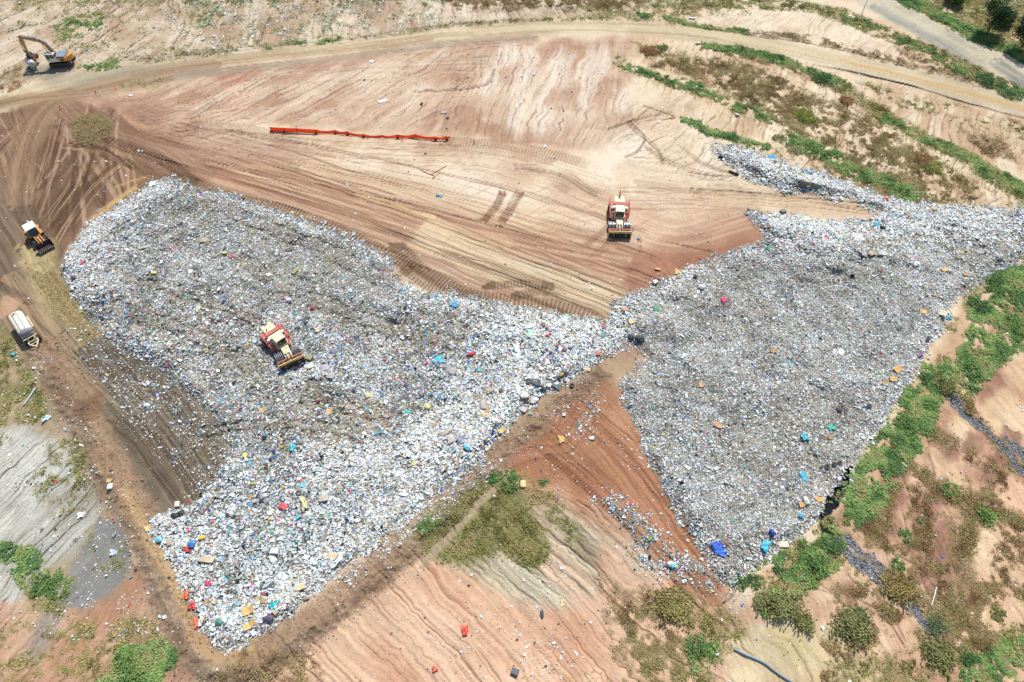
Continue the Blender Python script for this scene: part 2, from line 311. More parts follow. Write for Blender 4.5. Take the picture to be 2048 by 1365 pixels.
# bottom right
BR = [(2470, 540), (2048, 560), (1990, 640), (1900, 760), (1800, 900), (1720, 1000), (1690, 1060), (1560, 1170), (1460, 1220), (1440, 1260), (1460, 1590), (2470, 1590)]
fill(BR, (190, 146, 120), (214, 174, 146), 12)
fill([(1450, 1265), (1560, 1230), (1700, 1260), (1760, 1340), (1800, 1590), (1440, 1590)], (206, 178, 142), (220, 196, 162), 14)
fill([(1540, 1250), (1600, 1270), (1660, 1330), (1600, 1345), (1540, 1300)], (216, 196, 156), (200, 176, 132), 18, amt=.8)
for i, q in enumerate([(1790, 990, 34, 26), (1900, 980, 26, 20), (1770, 1050, 30, 28), (1860, 1090, 40, 46), (1940, 1000, 30, 20), (1700, 1180, 36, 20), (1880, 900, 40, 30), (2000, 780, 40, 50)]):
    p = [(q[0]+math.cos(a)*q[2], q[1]+math.sin(a)*q[3]) for a in np.linspace(0, 6.28, 9)[:-1]]
    fill(p, (148, 108, 92), (166, 124, 102), 12, amt=.85)
for i, q in enumerate([(2010, 830, 40, 60), (1930, 870, 30, 45), (1905, 1210, 36, 40), (1970, 1100, 24, 50), (2030, 1130, 24, 26), (1650, 1190, 30, 14), (1760, 1290, 20, 20), (2040, 740, 30, 40)]):
    p = [(q[0]+math.cos(a)*q[2], q[1]+math.sin(a)*q[3]) for a in np.linspace(0, 6.28, 9)[:-1]]
    fill(p, (216, 180, 146), (226, 196, 164), 12, amt=.8)
for p, w_ in (([(1950, 1045), (1918, 1105), (1880, 1150)], 1.0), ([(2012, 1142), (1978, 1205), (1945, 1275)], 1.0), ([(1720, 955), (1760, 905), (1800, 880)], .8), ([(2060, 1180), (2030, 1260)], 1.2), ([(1860, 905), (1905, 945)], 1.0), ([(1700, 1110), (1730, 1180)], 1.2), ([(1980, 700), (1930, 790)], 1.4)):
    ribbon(p, w_, (222, 188, 154), (210, 172, 138), .85, .4, 9, seed=int(p[0][0]), feather=.5, warp='r')
for p, w_ in (([(1875, 985), (1842, 1065)], 1.5), ([(1905, 1065), (1865, 1165)], 1.8), ([(1795, 955), (1762, 1025)], 1.6), ([(2020, 880), (1990, 950)], 1.5), ([(1960, 860), (1930, 900)], 1.2), ([(1930, 1180), (1890, 1250)], 1.6)):
    ribbon(p, w_, (142, 102, 88), (164, 122, 102), .85, .4, 9, seed=int(p[0][1]), feather=.6, warp='r')
for p in ([(1632, 1185), (1680, 1215), (1692, 1222)], [(1752, 1228), (1795, 1268)], [(1820, 1122), (1862, 1160)], [(1900, 1290), (1960, 1350)], [(1850, 900), (1870, 970)], [(1786, 985), (1812, 1040)]):
    p = [p[0], ((p[0][0]+p[1][0])/2+5, (p[0][1]+p[1][1])/2-4)]+list(p[1:]); lines(p, .35, 3, (120, 88, 68), .6, .13, int(p[0][0]), .1)
rills(BR, (1750, 900), (1900, 1200), 4.5, 9, (136, 100, 76), .4, .45, .07, 191, wob=2)
# spoil berm
BERM1 = [(85, 700), (130, 770), (180, 860), (235, 960), (285, 1050), (330, 1140), (370, 1240), (400, 1310), (450, 1338), (520, 1320), (640, 1230), (740, 1150), (850, 1045), (950, 945), (1050, 850), (1120, 790), (1180, 742)]
sl, S, D = path(BERM1, 3.4, 's'); m = sm(3.5, 2.0, np.abs(D)+(N3[sl]-.5)*2)
mixc(sl, m*.8, two((136, 110, 88), (164, 136, 112), sm(.3, .7, N3[sl]*.5+N1[sl]*.5)))
HT[sl] += (.75*np.exp(-(D/1.9)**2)*sm(0, 8, S)+(N1[sl]-.5)*.5*m).astype(F32)
ribbon([(205, 920), (250, 990), (290, 1060), (330, 1130), (370, 1210), (395, 1280), (430, 1308), (480, 1302)], 1.0, (190, 156, 118), (174, 140, 106), .85, .4, 10, seed=200, feather=.6)
ribbon([(100, 720), (180, 850), (230, 960)], 1.0, (156, 128, 104), (140, 112, 90), .7, .4, 10, seed=201, feather=.6)
fill([(150, 800), (195, 790), (205, 830), (160, 850)], (110, 80, 62), (128, 96, 74), 8, amt=.8)
# roads
ROADT = [(-440, 215), (0, 188), (90, 165), (150, 152), (260, 131), (400, 117), (560, 96), (683, 86), (900, 59), (1050, 46), (1200, 41), (1365, 50), (1500, 71), (1650, 99), (1800, 133), (1950, 168), (2048, 198), (2470, 330)]
ROADB = [(2470, 390), (2048, 232), (1950, 208), (1800, 168), (1650, 130), (1500, 97), (1365, 79), (1250, 69), (1100, 68), (900, 79), (683, 105), (400, 137), (270, 160), (150, 182), (0, 222), (-440, 250)]
sl, mroad, sroad = poly(ROADT+ROADB, 3, 'n')
ROADM = np.zeros((NR, NC), bool); ROADM[sl] = sroad > 0
sl2, mr2, _ = poly(ROADT+ROADB, 4, 's')
mixc(sl2, mr2*.95, two((186, 166, 142), (208, 190, 166), sm(.3, .7, N8[sl2])))
HT[sl2] *= (1-mr2*.9).astype(F32)
RC = [(0, 205), (150, 168), (400, 127), (683, 96), (900, 69), (1150, 55), (1365, 64), (1500, 84), (1650, 114), (1800, 150), (1950, 188), (2048, 216)]
ribbon(RC, 2.2, (172, 146, 112), (214, 192, 156), .6, .5, 22, seed=210, feather=.8)
ribbon([(300, 148), (500, 118), (683, 100), (850, 80)], .8, (150, 120, 92), (176, 146, 112), .6, .4, 20, seed=211)
ribbon([(1700, 126), (1900, 176), (2060, 222)], .7, (206, 168, 124), (196, 156, 112), .7, .4, 20, seed=212)
ribbon([(420, 136), (300, 150), (180, 176), (95, 215), (50, 290), (30, 400)], 3.0, (136, 108, 86), (160, 130, 106), .8, .5, 18, seed=216, feather=2)
ribbon([(-60, 222), (40, 205), (130, 186), (240, 160)], 1.8, (140, 112, 88), (176, 148, 116), .8, .4, 16, seed=218, feather=1)
fill([(90, 160), (200, 142), (330, 128), (300, 146), (180, 170), (90, 182)], (150, 142, 126), (160, 150, 134), 10, amt=.5)
fill([(60, 142), (110, 132), (150, 138), (110, 158), (60, 162)], (140, 136, 124), (152, 146, 132), 8, amt=.7)
ribbon([(270, 168), (420, 146), (600, 126), (900, 88), (1060, 76)], 1.0, (150, 136, 118), (166, 150, 130), .7, .4, 16, seed=213)
ribbon([(-40, 215), (60, 195), (200, 185), (330, 160)], 1.6, (136, 106, 84), (170, 140, 112), .7, .5, 16, seed=214)
lines([(1480, 64), (1650, 90), (1800, 125), (1950, 160), (2048, 190)], .5, 3, (96, 84, 68), .7, .3, 215, .15)
lines([(1640, 132), (1740, 155), (1850, 182), (1950, 212), (2060, 242)], .5, 3, (92, 80, 66), .8, .3, 216, .15)
lines([(240, 118), (400, 108), (560, 90), (683, 80), (900, 52)], .6, 3, (120, 104, 86), .5, .25, 217, .1)
GR = [(1660, -280), (1690, -20), (1720, 12), (1780, 40), (1860, 78), (1950, 122), (2020, 162), (2060, 200), (2470, 380), (2470, 300), (2048, 132), (1950, 84), (1860, 38), (1790, 4), (1740, -280)]
sl, mg, sg = poly(GR, 3, 'n'); GRAVM = np.zeros((NR, NC), bool); GRAVM[sl] = sg > 0
sl2, mg2, _ = poly(GR, 4, 's'); mixc(sl2, mg2*.95, two((172, 162, 146), (198, 184, 162), sm(.35, .65, N8[sl2])))
HT[sl2] *= (1-mg2*.9).astype(F32)
ribbon([(1760, 20), (1840, 66), (1910, 108), (1960, 140)], 1.7, (142, 140, 136), (158, 154, 146), .7, .4, 14, seed=220, feather=1)
ribbon([(2000, 130), (2040, 158), (2090, 190)], 1.8, (118, 116, 114), (134, 130, 126), .8, .4, 12, seed=221, feather=1)
ribbon([(1730, -20), (1850, 52), (2048, 158), (2200, 230)], .5, (206, 190, 164), (190, 172, 148), .6, .3, 22, seed=222)
ribbon([(1950, 0), (2048, 42), (2300, 150)], 1.2, (212, 194, 164), (200, 180, 150), .8, .4, 14, seed=223)
ribbon([(1280, 8), (1400, 4), (1560, 6), (1640, 2)], 1.4, (218, 204, 180), (200, 184, 160), .8, .4, 14, seed=224)
# compactor prints on the platform
CP = (104, 80, 60)
cleats([(392, 372), (480, 400), (600, 432), (720, 482), (830, 540)], 1.5, CP, .8, .7, seed=11, depth=.14)
cleats([(800, 500), (850, 545), (930, 585), (1010, 602), (1100, 612), (1190, 640)], 1.4, CP, .75, .7, seed=12, depth=.14)
cleats([(820, 545), (870, 575), (960, 600)], 1.4, CP, .75, .7, seed=15, depth=.14)
cleats([(990, 572), (1050, 568), (1085, 572)], .9, CP, .75, .6, seed=13, depth=.12)
cleats([(1040, 592), (1080, 582), (1100, 588)], 1.0, CP, .75, .6, seed=14, depth=.12)
cleats([(1003, 392), (990, 415), (975, 432)], .9, (134, 92, 72), .9, .55, seed=16, depth=.14)
cleats([(1035, 395), (1022, 418), (1008, 436)], .9, (134, 92, 72), .9, .55, seed=17, depth=.14)
cleats([(1218, 452), (1195, 474), (1172, 492)], .7, (150, 106, 84), .8, .5, seed=18, depth=.1)
cleats([(1248, 470), (1225, 486), (1206, 500)], .7, (150, 106, 84), .8, .5, seed=19, depth=.1)
cleats([(905, 284), (1000, 290), (1080, 304), (1160, 325)], 1.5, (148, 112, 92), .65, .6, seed=20, depth=.1)
cleats([(850, 292), (960, 302), (1090, 322)], 1.1, (160, 126, 104), .5, .6, seed=44, depth=.08)
cleats([(400, 254), (500, 262), (600, 290)], 1.8, (140, 104, 84), .5, .6, seed=45, depth=.08)
fill([(2030, 530), (1985, 552), (1935, 590), (1905, 640), (1880, 700), (1840, 760), (1780, 850), (1730, 930), (1690, 1000), (1640, 1070), (1570, 1120), (1500, 1160), (1520, 1190), (1600, 1150), (1700, 1070), (1760, 960), (1860, 800), (1930, 700), (1960, 600)], (176, 138, 110), (198, 160, 130), 10, amt=.9)
fill([(1480, 356), (1560, 384), (1700, 400), (1765, 420), (1735, 446), (1650, 440), (1540, 426), (1440, 410), (1400, 380)], (202, 174, 146), (220, 196, 170), 8, warp='s', amt=.9)
lines([(1400, 392), (1560, 404), (1740, 424)], 2.2, 12, (150, 118, 94), .6, .15, 230, .1)
# rock drains
DRAIN = [[(1692, 1098), (1730, 1135), (1765, 1168)], [(1712, 1088), (1745, 1118), (1770, 1150)], [(1795, 1178), (1825, 1205), (1850, 1240)], [(1930, 830), (1975, 870), (2048, 945)], [(1905, 800), (1935, 835)], [(2040, 905), (2100, 960)]]
DR = np.zeros((NR, NC), F32)
for i, p in enumerate(DRAIN):
    sl, S, D = path(p, .9, 'r'); m = sm(.95, .35, np.abs(D)); DR[sl] = np.maximum(DR[sl], m)
    mixc(sl, m*.8, (140, 140, 142)); HT[sl] -= (m*.12).astype(F32)
# straw
STR = np.zeros((NR, NC), F32)
sl, m, s = poly([(150, 246), (165, 230), (215, 238), (222, 262), (190, 280), (150, 275)], 9, 'r'); STR[sl] = m
mixc(sl, m*.8, (160, 142, 104)); HT[sl] += m.astype(F32)*.15
# ================================================================== PLANTS (density maps)
veg('green', [(115, 55), (190, 25), (200, 50), (165, 70), (120, 70)], .7, 10, .44)
veg('green', [(380, 30), (430, 10), (440, 35), (400, 50)], .5, 10, .47)
veg('olive', [(-440, -280), (1300, -280), (1290, 0), (900, 14), (700, 12), (400, 14), (100, 8), (-440, 0)], .8, 14, .47)
veg('brown', [(850, -200), (1300, -200), (1290, 10), (1050, 22), (900, 14)], .9, 10, .42)
veg('olive', [(420, 60), (680, 20), (680, 60), (440, 80)], .45, 14, .5)
veg('olive', [(-440, -200), (1000, -200), (900, 46), (560, 86), (200, 120), (0, 60)], .35, 14, .54)
veg('olive', [(230, 125), (330, 100), (500, 80), (683, 66), (683, 80), (500, 98), (300, 126)], .6, 10, .47)
veg('green', [(160, 130), (230, 124), (240, 138), (170, 142)], .8, 6, .42)
veg('green', [(480, 95), (720, 72), (720, 80), (490, 100)], .6, 4, .48)
veg('olive', [(683, 78), (900, 52), (1050, 40), (1200, 35), (1330, 42)], .8, 4, .44, hw=.9)
veg('olive', [(1040, -200), (1500, -200), (1500, 14), (1330, 40), (1200, 34), (1060, 28)], .7, 14, .47)
veg('olive', [(240, 170), (330, 155), (320, 175), (260, 182)], .6, 6, .47)
veg('green', [(1290, 30), (1400, 52), (1480, 62)], .8, 4, .44, hw=1.0)
veg('brown', [(1480, 64), (1600, 76), (1750, 110), (1860, 140)], .7, 4, .45, hw=1.6)
veg('olive', [(1330, 10), (1480, 5), (1600, 12), (1690, 32), (1760, 62), (1840, 95), (1930, 135), (2020, 178)], 1, 4, .38, hw=2.7)
veg('green', [(1700, 40), (1800, 80), (1900, 130), (2040, 185)], .8, 4, .5, hw=2)
veg('brown', [(1780, 95), (1860, 105), (1990, 165), (2040, 195), (1960, 175), (1850, 140)], .8, 10, .44)
veg('olive', [(1790, -280), (2470, -280), (2470, 290), (2048, 120), (1950, 72), (1860, 28), (1795, -4)], 1, 4, .36)
veg('green', [(1800, -10), (1870, 26), (1960, 72), (2060, 118), (2300, 220)], 1, 4, .3, hw=2.4)
veg('brown', [(1410, 94), (1480, 104), (1560, 128), (1620, 150), (1680, 172)], .8, 4, .45, hw=2.4)
veg('green', [(1410, 90), (1480, 100), (1560, 122), (1620, 142), (1672, 164)], 1, 4, .42, hw=1.5)
veg('olive', [(1690, 176), (1740, 212), (1800, 248), (1870, 288), (1960, 332), (2060, 392)], 1, 4, .3, hw=2.2)
veg('green', [(1780, 240), (1850, 278), (1900, 300), (1970, 335), (2060, 390)], 1, 4, .42, hw=1.4)
veg('olive', [(1250, 134), (1300, 152), (1370, 168), (1430, 192), (1480, 216), (1530, 240)], .8, 4, .45, hw=2)
veg('green', [(1250, 130), (1300, 150), (1370, 166), (1430, 190), (1480, 214), (1530, 236)], .9, 4, .46, hw=1.2)
veg('green', [(1385, 248), (1420, 262), (1470, 276), (1515, 290)], 1, 4, .36, hw=.8)
veg('green', [(1590, 285), (1640, 300), (1680, 330), (1730, 354), (1780, 366), (1815, 388)], .9, 4, .42, hw=2.1)
veg('brown', [(1590, 290), (1680, 336), (1760, 372), (1830, 400)], .8, 4, .46, hw=3)
MOT = [(1370, 105), (1530, 140), (1620, 190), (1740, 240), (1850, 300), (1990, 385), (1940, 405), (1850, 398), (1750, 350), (1680, 330), (1620, 290), (1560, 250), (1480, 200), (1400, 160), (1300, 130)]
veg('brown', MOT, .75, 14, .45); veg('olive', MOT, .75, 14, .5)
veg('brown', [(1400, 110), (1520, 140), (1540, 190), (1440, 190), (1370, 140)], .6, 12, .42)
veg('olive', [(1250, 85), (1330, 90), (1360, 110), (1300, 115)], .7, 8, .47)
veg('olive', [(1700, 160), (1850, 195), (2060, 250), (2060, 290), (1960, 262), (1820, 220)], .7, 8, .5)
veg('brown', [(1930, 260), (2010, 280), (2040, 320), (1960, 310)], .7, 8, .45)
veg('olive', [(1500, 290), (1620, 330), (1720, 375), (1850, 405), (2060, 412)], .5, 4, .5, hw=1.6)
G1 = [(2470, 380), (2048, 505), (1990, 545), (1930, 582), (1915, 605), (1945, 650), (1920, 690), (1880, 735), (1890, 770), (1940, 790), (1990, 740), (2060, 690), (2470, 560)]
veg('green', G1, 1, 8, .43); veg('olive', G1, .9, 8, .46)
G2 = [(1870, 728), (1842, 768), (1815, 805), (1790, 850), (1760, 890), (1745, 930), (1715, 960), (1705, 1010), (1700, 1070), (1750, 1030), (1800, 950), (1870, 860), (1885, 800)]
veg('green', G2, 1, 6, .41); veg('olive', G2, .8, 8, .5)
veg('green', [(1852, 738), (1815, 792), (1780, 842), (1752, 890), (1720, 940), (1700, 990)], 1, 4, .42, hw=1.2)
veg('olive', [(2040, 525), (1985, 556), (1925, 600), (1900, 650)], .8, 4, .46, hw=1)
veg('olive', [(1650, 1050), (1600, 1085), (1560, 1108), (1500, 1150)], .9, 4, .42, hw=1.4)
veg('olive', [(1890, 690), (1950, 740), (1930, 800), (1860, 830)], .7, 10, .44)
G3 = [(1700, 1030), (1720, 1080), (1680, 1130), (1600, 1190), (1530, 1232), (1512, 1195), (1570, 1150), (1610, 1100), (1650, 1060)]
veg('olive', G3, 1, 8, .36); veg('green', G3, 1, 8, .48)
veg('green', [(1520, 1110), (1580, 1100), (1560, 1140), (1500, 1150)], .8, 6, .46)
for p, w_ in (([(1790, 930), (1765, 1000), (1742, 1060), (1722, 1110)], 1.8), ([(1850, 990), (1832, 1090), (1795, 1180), (1760, 1240), (1690, 1300)], 1.8), ([(2005, 975), (1950, 1030), (1922, 1100), (1890, 1180), (1850, 1260)], 1.5),
              ([(2060, 1050), (2020, 1110), (1972, 1190), (1950, 1270)], 1.8), ([(1780, 900), (1850, 955), (1930, 1000), (2060, 1050)], 1.3), ([(1890, 1170), (1960, 1280), (2060, 1340)], 1.6), ([(1750, 1080), (1850, 1130), (1930, 1150), (2050, 1190)], .9),
              ([(1900, 740), (1960, 850), (2060, 960)], 1.0), ([(1840, 840), (1920, 900), (2000, 930), (2060, 935)], 1.4), ([(1700, 1200), (1800, 1180), (1900, 1260), (2000, 1340)], 1.6)):
    veg('brown', p, 1, 4, .42, hw=w_*.95, tint=.7); veg('olive', p, .9, 4, .53, hw=w_*.8)
veg('olive', [(1840, 940), (1960, 960), (2060, 1010), (2060, 1120), (1900, 1060)], .4, 12, .56)
veg('green', [(2000, 1280), (2100, 1270), (2470, 1300), (2470, 1590), (2060, 1590), (1960, 1365), (1900, 1365)], .9, 12, .42)
veg('olive', [(1650, 1330), (1900, 1280), (2100, 1230), (2470, 1590), (1700, 1590)], .8, 12, .46)
veg('olive', [(1340, 1180), (1440, 1200), (1500, 1270), (1420, 1330), (1460, 1590), (1000, 1590), (1120, 1365), (1250, 1330), (1230, 1240)], .8, 14, .46)
veg('brown', [(1190, 1150), (1330, 1190), (1420, 1300), (1330, 1365), (1230, 1320), (1210, 1240)], .7, 14, .46)
veg('green', [(1370, 1280), (1430, 1280), (1440, 1320), (1380, 1340)], .9, 6, .42)
GF = [(985, 942), (1000, 962), (1060, 1000), (1082, 1060), (1092, 1100), (1082, 1132), (1060, 1140), (1000, 1112), (960, 1122), (930, 1132), (900, 1120), (868, 1126), (848, 1110), (828, 1068), (836, 1048), (870, 1020), (900, 1008), (930, 980)]
veg('olive', GF, 1, 14, .27, tint=.85)
veg('olive', [(1035, 965), (1090, 1005), (1140, 1070)], .7, 4, .42, hw=1.3)
veg('green', [(835, 1045), (870, 1025), (880, 1050), (845, 1075)], .8, 5, .42)
sl, S, D = path([(1002, 962), (965, 1000), (930, 1042), (890, 1080), (862, 1108)], .6, 's'); mm = sm(.9, .4, np.abs(D)); VEG['olive'][sl] *= (1-mm).astype(F32); mixc(sl, mm*.8, (178, 156, 128))
veg('olive', [(-440, 600), (0, 690), (50, 720), (90, 790), (100, 830), (60, 850), (0, 850), (-440, 860)], 1, 8, .40)
veg('olive', [(100, 880), (150, 880), (190, 960), (170, 1010), (100, 1040), (70, 990)], .8, 12, .47)
veg('olive', [(-440, 720), (30, 880), (0, 900), (-440, 950)], .8, 12, .42)
veg('green', [(-20, 1080), (70, 1100), (140, 1160), (130, 1200), (60, 1180)], .9, 8, .46)
veg('olive', [(50, 1140), (140, 1150), (130, 1240), (60, 1220)], .9, 10, .42)
veg('olive', [(150, 1240), (300, 1230), (340, 1300), (280, 1350), (150, 1365), (100, 1340), (-300, 1590), (-440, 1400), (0, 1330)], .8, 12, .45)
veg('green', [(250, 1300), (330, 1280), (350, 1330), (280, 1420), (200, 1500), (150, 1400), (220, 1350)], 1, 8, .35)
veg('olive', [(0, 1230), (100, 1260), (140, 1300), (0, 1300), (-440, 1300)], .6, 12, .48)
veg('olive', [(170, 1060), (250, 1090), (250, 1150), (180, 1150)], .4, 10, .52)
veg('brown', [(480, 1310), (560, 1290), (640, 1330), (660, 1590), (300, 1590), (400, 1365)], .8, 12, .46)
veg('olive', [(0, 640), (40, 690), (30, 700), (-100, 680)], .8, 6, .42)
veg('brown', [(-60, 150), (40, 130), (60, 180), (20, 200), (-60, 190)], .5, 8, .46)
# ================================================================== RUBBISH
TLP = [(300, 367), (345, 358), (385, 376), (440, 388), (560, 424), (700, 476), (780, 520), (800, 560), (850, 585), (900, 588), (940, 600), (1020, 612), (1100, 622), (1165, 640), (1215, 640), (1230, 600), (1290, 580), (1340, 560), (1372, 535), (1440, 515), (1530, 492), (1525, 462), (1488, 422),
       (1560, 431), (1650, 442), (1735, 448), (1764, 420), (1700, 396), (1560, 378), (1480, 346), (1440, 322), (1425, 292), (1500, 300), (1600, 336), (1700, 370), (1800, 402), (1950, 417), (2120, 424), (2470, 460), (2470, 520), (2110, 490), (2040, 520), (1985, 545), (1930, 582), (1905, 612), (1870, 670), (1835, 730), (1800, 790), (1760, 850), (1725, 900), (1695, 960), (1655, 1025),
       (1600, 1068), (1560, 1088), (1515, 1132), (1465, 1172), (1435, 1155), (1400, 1100), (1345, 1010), (1290, 905), (1282, 868), (1245, 808), (1242, 768), (1285, 715), (1262, 690), (1190, 728), (1140, 760), (1080, 792), (1010, 862), (950, 922), (870, 992), (760, 1082), (680, 1142), (560, 1242), (470, 1300), (430, 1300), (396, 1250), (372, 1190), (350, 1130), (312, 1080), (300, 1040), (390, 1002), (432, 958), (462, 905), (446, 858), (400, 808), (345, 762), (290, 718), (225, 682), (170, 632), (138, 580), (130, 530), (150, 490), (190, 440), (250, 402)]
sl, m, s = poly(TLP, 4, 's', 80)
m2 = sm(-9, 5, s+W3[sl]*26+W1[sl]*10)
TR_ = np.zeros((NR, NC), F32); TR_[sl] = m2
SDT = np.full((NR, NC), -99, F32); SDT[sl] = s
for p, w_, d_ in (([(1235, 1012), (1290, 1060), (1330, 1110), (1400, 1150)], 1.6, .75), ([(1280, 1080), (1320, 1120)], 1.8, .9), ([(180, 650), (280, 760), (380, 860), (440, 930)], 4.2, .2), ([(1160, 860), (1190, 800), (1170, 770)], 1.2, .2), ([(700, 1130), (860, 1010), (960, 930)], 2.4, .3)):
    sl2, S, D = path(p, w_, 'r'); TR_[sl2] = np.maximum(TR_[sl2], (sm(w_+1.2, w_-1.2, np.abs(D))*d_*sm(.3, .6, N1[sl2])).astype(F32))
# bare or dirty areas inside the rubbish
for q, amt in (([(680, 800), (760, 790), (800, 850), (740, 880), (680, 870)], .4), ([(300, 640), (420, 760), (440, 900), (330, 830)], .35), ([(1180, 700), (1290, 690), (1290, 770), (1200, 740)], .5)):
    sl2, mm, _ = poly(q, 18, 'r'); TR_[sl2] *= (1-mm*amt).astype(F32)
TR_ *= (1-np.maximum(ROADM, GRAVM))
mixc(ALL, TR_*.85, two((120, 114, 104), (150, 144, 132), sm(.35, .65, N3)))
fade = sm(-4, 26, SDT)
HT += (fade*1.0+(fade*((fbm(X/2.2, Y/2.2, 12)-.5)*.9+(fbm(X/9, Y/9, 13)-.5)*2.6))).astype(F32)
DIRT = np.zeros((NR, NC), F32)
for p, w_ in (([(480, 520), (620, 600), (760, 650), (900, 690)], 2.2), ([(300, 640), (450, 700), (520, 760)], 2.0), ([(440, 420), (600, 480), (760, 560)], 2.4), ([(620, 780), (720, 830), (820, 820)], 1.8), ([(250, 560), (400, 600), (500, 640)], 1.2), ([(430, 860), (560, 850), (700, 870)], 1.4)):
    sl2, S, D = path(p, w_, 'r'); q = sm(w_+1.5, w_-1.5, np.abs(D)); DIRT[sl2] = np.maximum(DIRT[sl2], q); HT[sl2] -= (sm(.5, .2, np.abs(np.abs(D)-w_*.6))*.22).astype(F32)
TR_ *= (1-DIRT*.25)
SIZEM = np.ones((NR, NC), F32)*1.0       # piece size: fine on the packed right mound, coarse on fresh tips
for q, v_ in (([(1280, 600), (1500, 520), (1900, 480), (2100, 480), (1900, 620), (1750, 850), (1640, 1040), (1450, 1160), (1240, 800)], .74), ([(300, 380), (560, 430), (800, 560), (780, 640), (500, 620), (250, 560)], .82)):
    sl2, mm, _ = poly(q, 30, 's'); SIZEM[sl2] += (mm*(v_-1)).astype(F32)
for q, v_ in (([(960, 640), (1180, 640), (1230, 680), (1080, 800), (900, 950), (800, 900), (900, 760)], 1.4), ([(420, 960), (800, 860), (900, 950), (560, 1240), (440, 1300), (300, 1040)], 1.2), ([(1430, 290), (1760, 400), (2048, 430), (2048, 500), (1560, 470), (1500, 380)], 1.15)):
    sl2, mm, _ = poly(q, 30, 's'); SIZEM[sl2] *= (1+mm*(v_-1)).astype(F32)
# shadow gap against the bank, its shade painted near-black into the ground
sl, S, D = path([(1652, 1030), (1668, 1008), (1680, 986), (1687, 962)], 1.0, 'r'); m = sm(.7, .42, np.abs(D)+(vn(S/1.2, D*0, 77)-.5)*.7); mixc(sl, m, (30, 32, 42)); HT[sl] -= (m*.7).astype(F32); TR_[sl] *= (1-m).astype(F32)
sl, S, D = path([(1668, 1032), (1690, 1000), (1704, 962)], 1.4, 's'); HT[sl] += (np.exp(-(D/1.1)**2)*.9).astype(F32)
# ================================================================== LARGE RELIEF (metres)
HT += ((N8-.5)*.7*(1-np.clip(TR_, 0, 1)*.6)+(N1-.5)*.06).astype(F32)
mac = np.zeros((NR, NC), F32)
def fall(pts, rate, mx):
    sl, m, s = poly(pts, 10, 'n'); d = np.maximum(s, 0)/11.0
    mac[sl] += (np.sign(rate)*mx*(1-np.exp(-d*abs(rate)/mx))).astype(F32)
fall([(-900, 560), (60, 700), (230, 1000), (350, 1250), (420, 1345), (520, 1335), (700, 1190), (870, 1050), (1000, 960), (1240, 1020), (1440, 1190), (1560, 1180), (1700, 1060), (1880, 800), (2000, 620), (2900, 400), (2900, 2100), (-900, 2100)], -.22, 5)
fall([(-900, -700), (2900, -700), (2900, 330), (2048, 190), (1800, 128), (1500, 66), (1200, 36), (900, 52), (560, 88), (100, 150), (-900, 300)], .16, 5)
HT += mac
HT = HT.astype(np.float64)
k = (H-HT)/H
GX = X*k; GY = Y*k; GZ = HT
def P(u, v):
    c = (u-us[0])/STEP; r = (v-vsr[0])/STEP; c0 = int(c); r0 = int(r); fc = c-c0; fr = r-r0
    q = lambda A: (A[r0, c0]*(1-fc)+A[r0, c0+1]*fc)*(1-fr)+(A[r0+1, c0]*(1-fc)+A[r0+1, c0+1]*fc)*fr
    return Vector((q(GX), q(GY), q(GZ)))
# ================================================================== MATERIALS
def mat(name, col, rough=.7, metal=0, noise=.18, scale=6, raw=False, spec=.5):
    m = bpy.data.materials.new(name); m.use_nodes = True; n = m.node_tree; b = n.nodes['Principled BSDF']
    c = tuple(lin(col, LO)) if not raw else col
    b.inputs['Roughness'].default_value = rough; b.inputs['Metallic'].default_value = metal
    b.inputs['Specular IOR Level'].default_value = spec
    tc = n.nodes.new('ShaderNodeTexCoord'); nz = n.nodes.new('ShaderNodeTexNoise'); nz.inputs['Scale'].default_value = scale; nz.inputs['Detail'].default_value = 5
    mp = n.nodes.new('ShaderNodeMapRange'); mp.inputs[1].default_value = .3; mp.inputs[2].default_value = .7; mp.inputs[3].default_value = 1-noise; mp.inputs[4].default_value = 1+noise*.5
    mx = n.nodes.new('ShaderNodeVectorMath'); mx.operation = 'SCALE'; mx.inputs[0].default_value = c[:3]
    n.links.new(tc.outputs['Object'], nz.inputs['Vector']); n.links.new(nz.outputs[0], mp.inputs[0]); n.links.new(mp.outputs[0], mx.inputs['Scale']); n.links.new(mx.outputs[0], b.inputs['Base Color'])
    return m
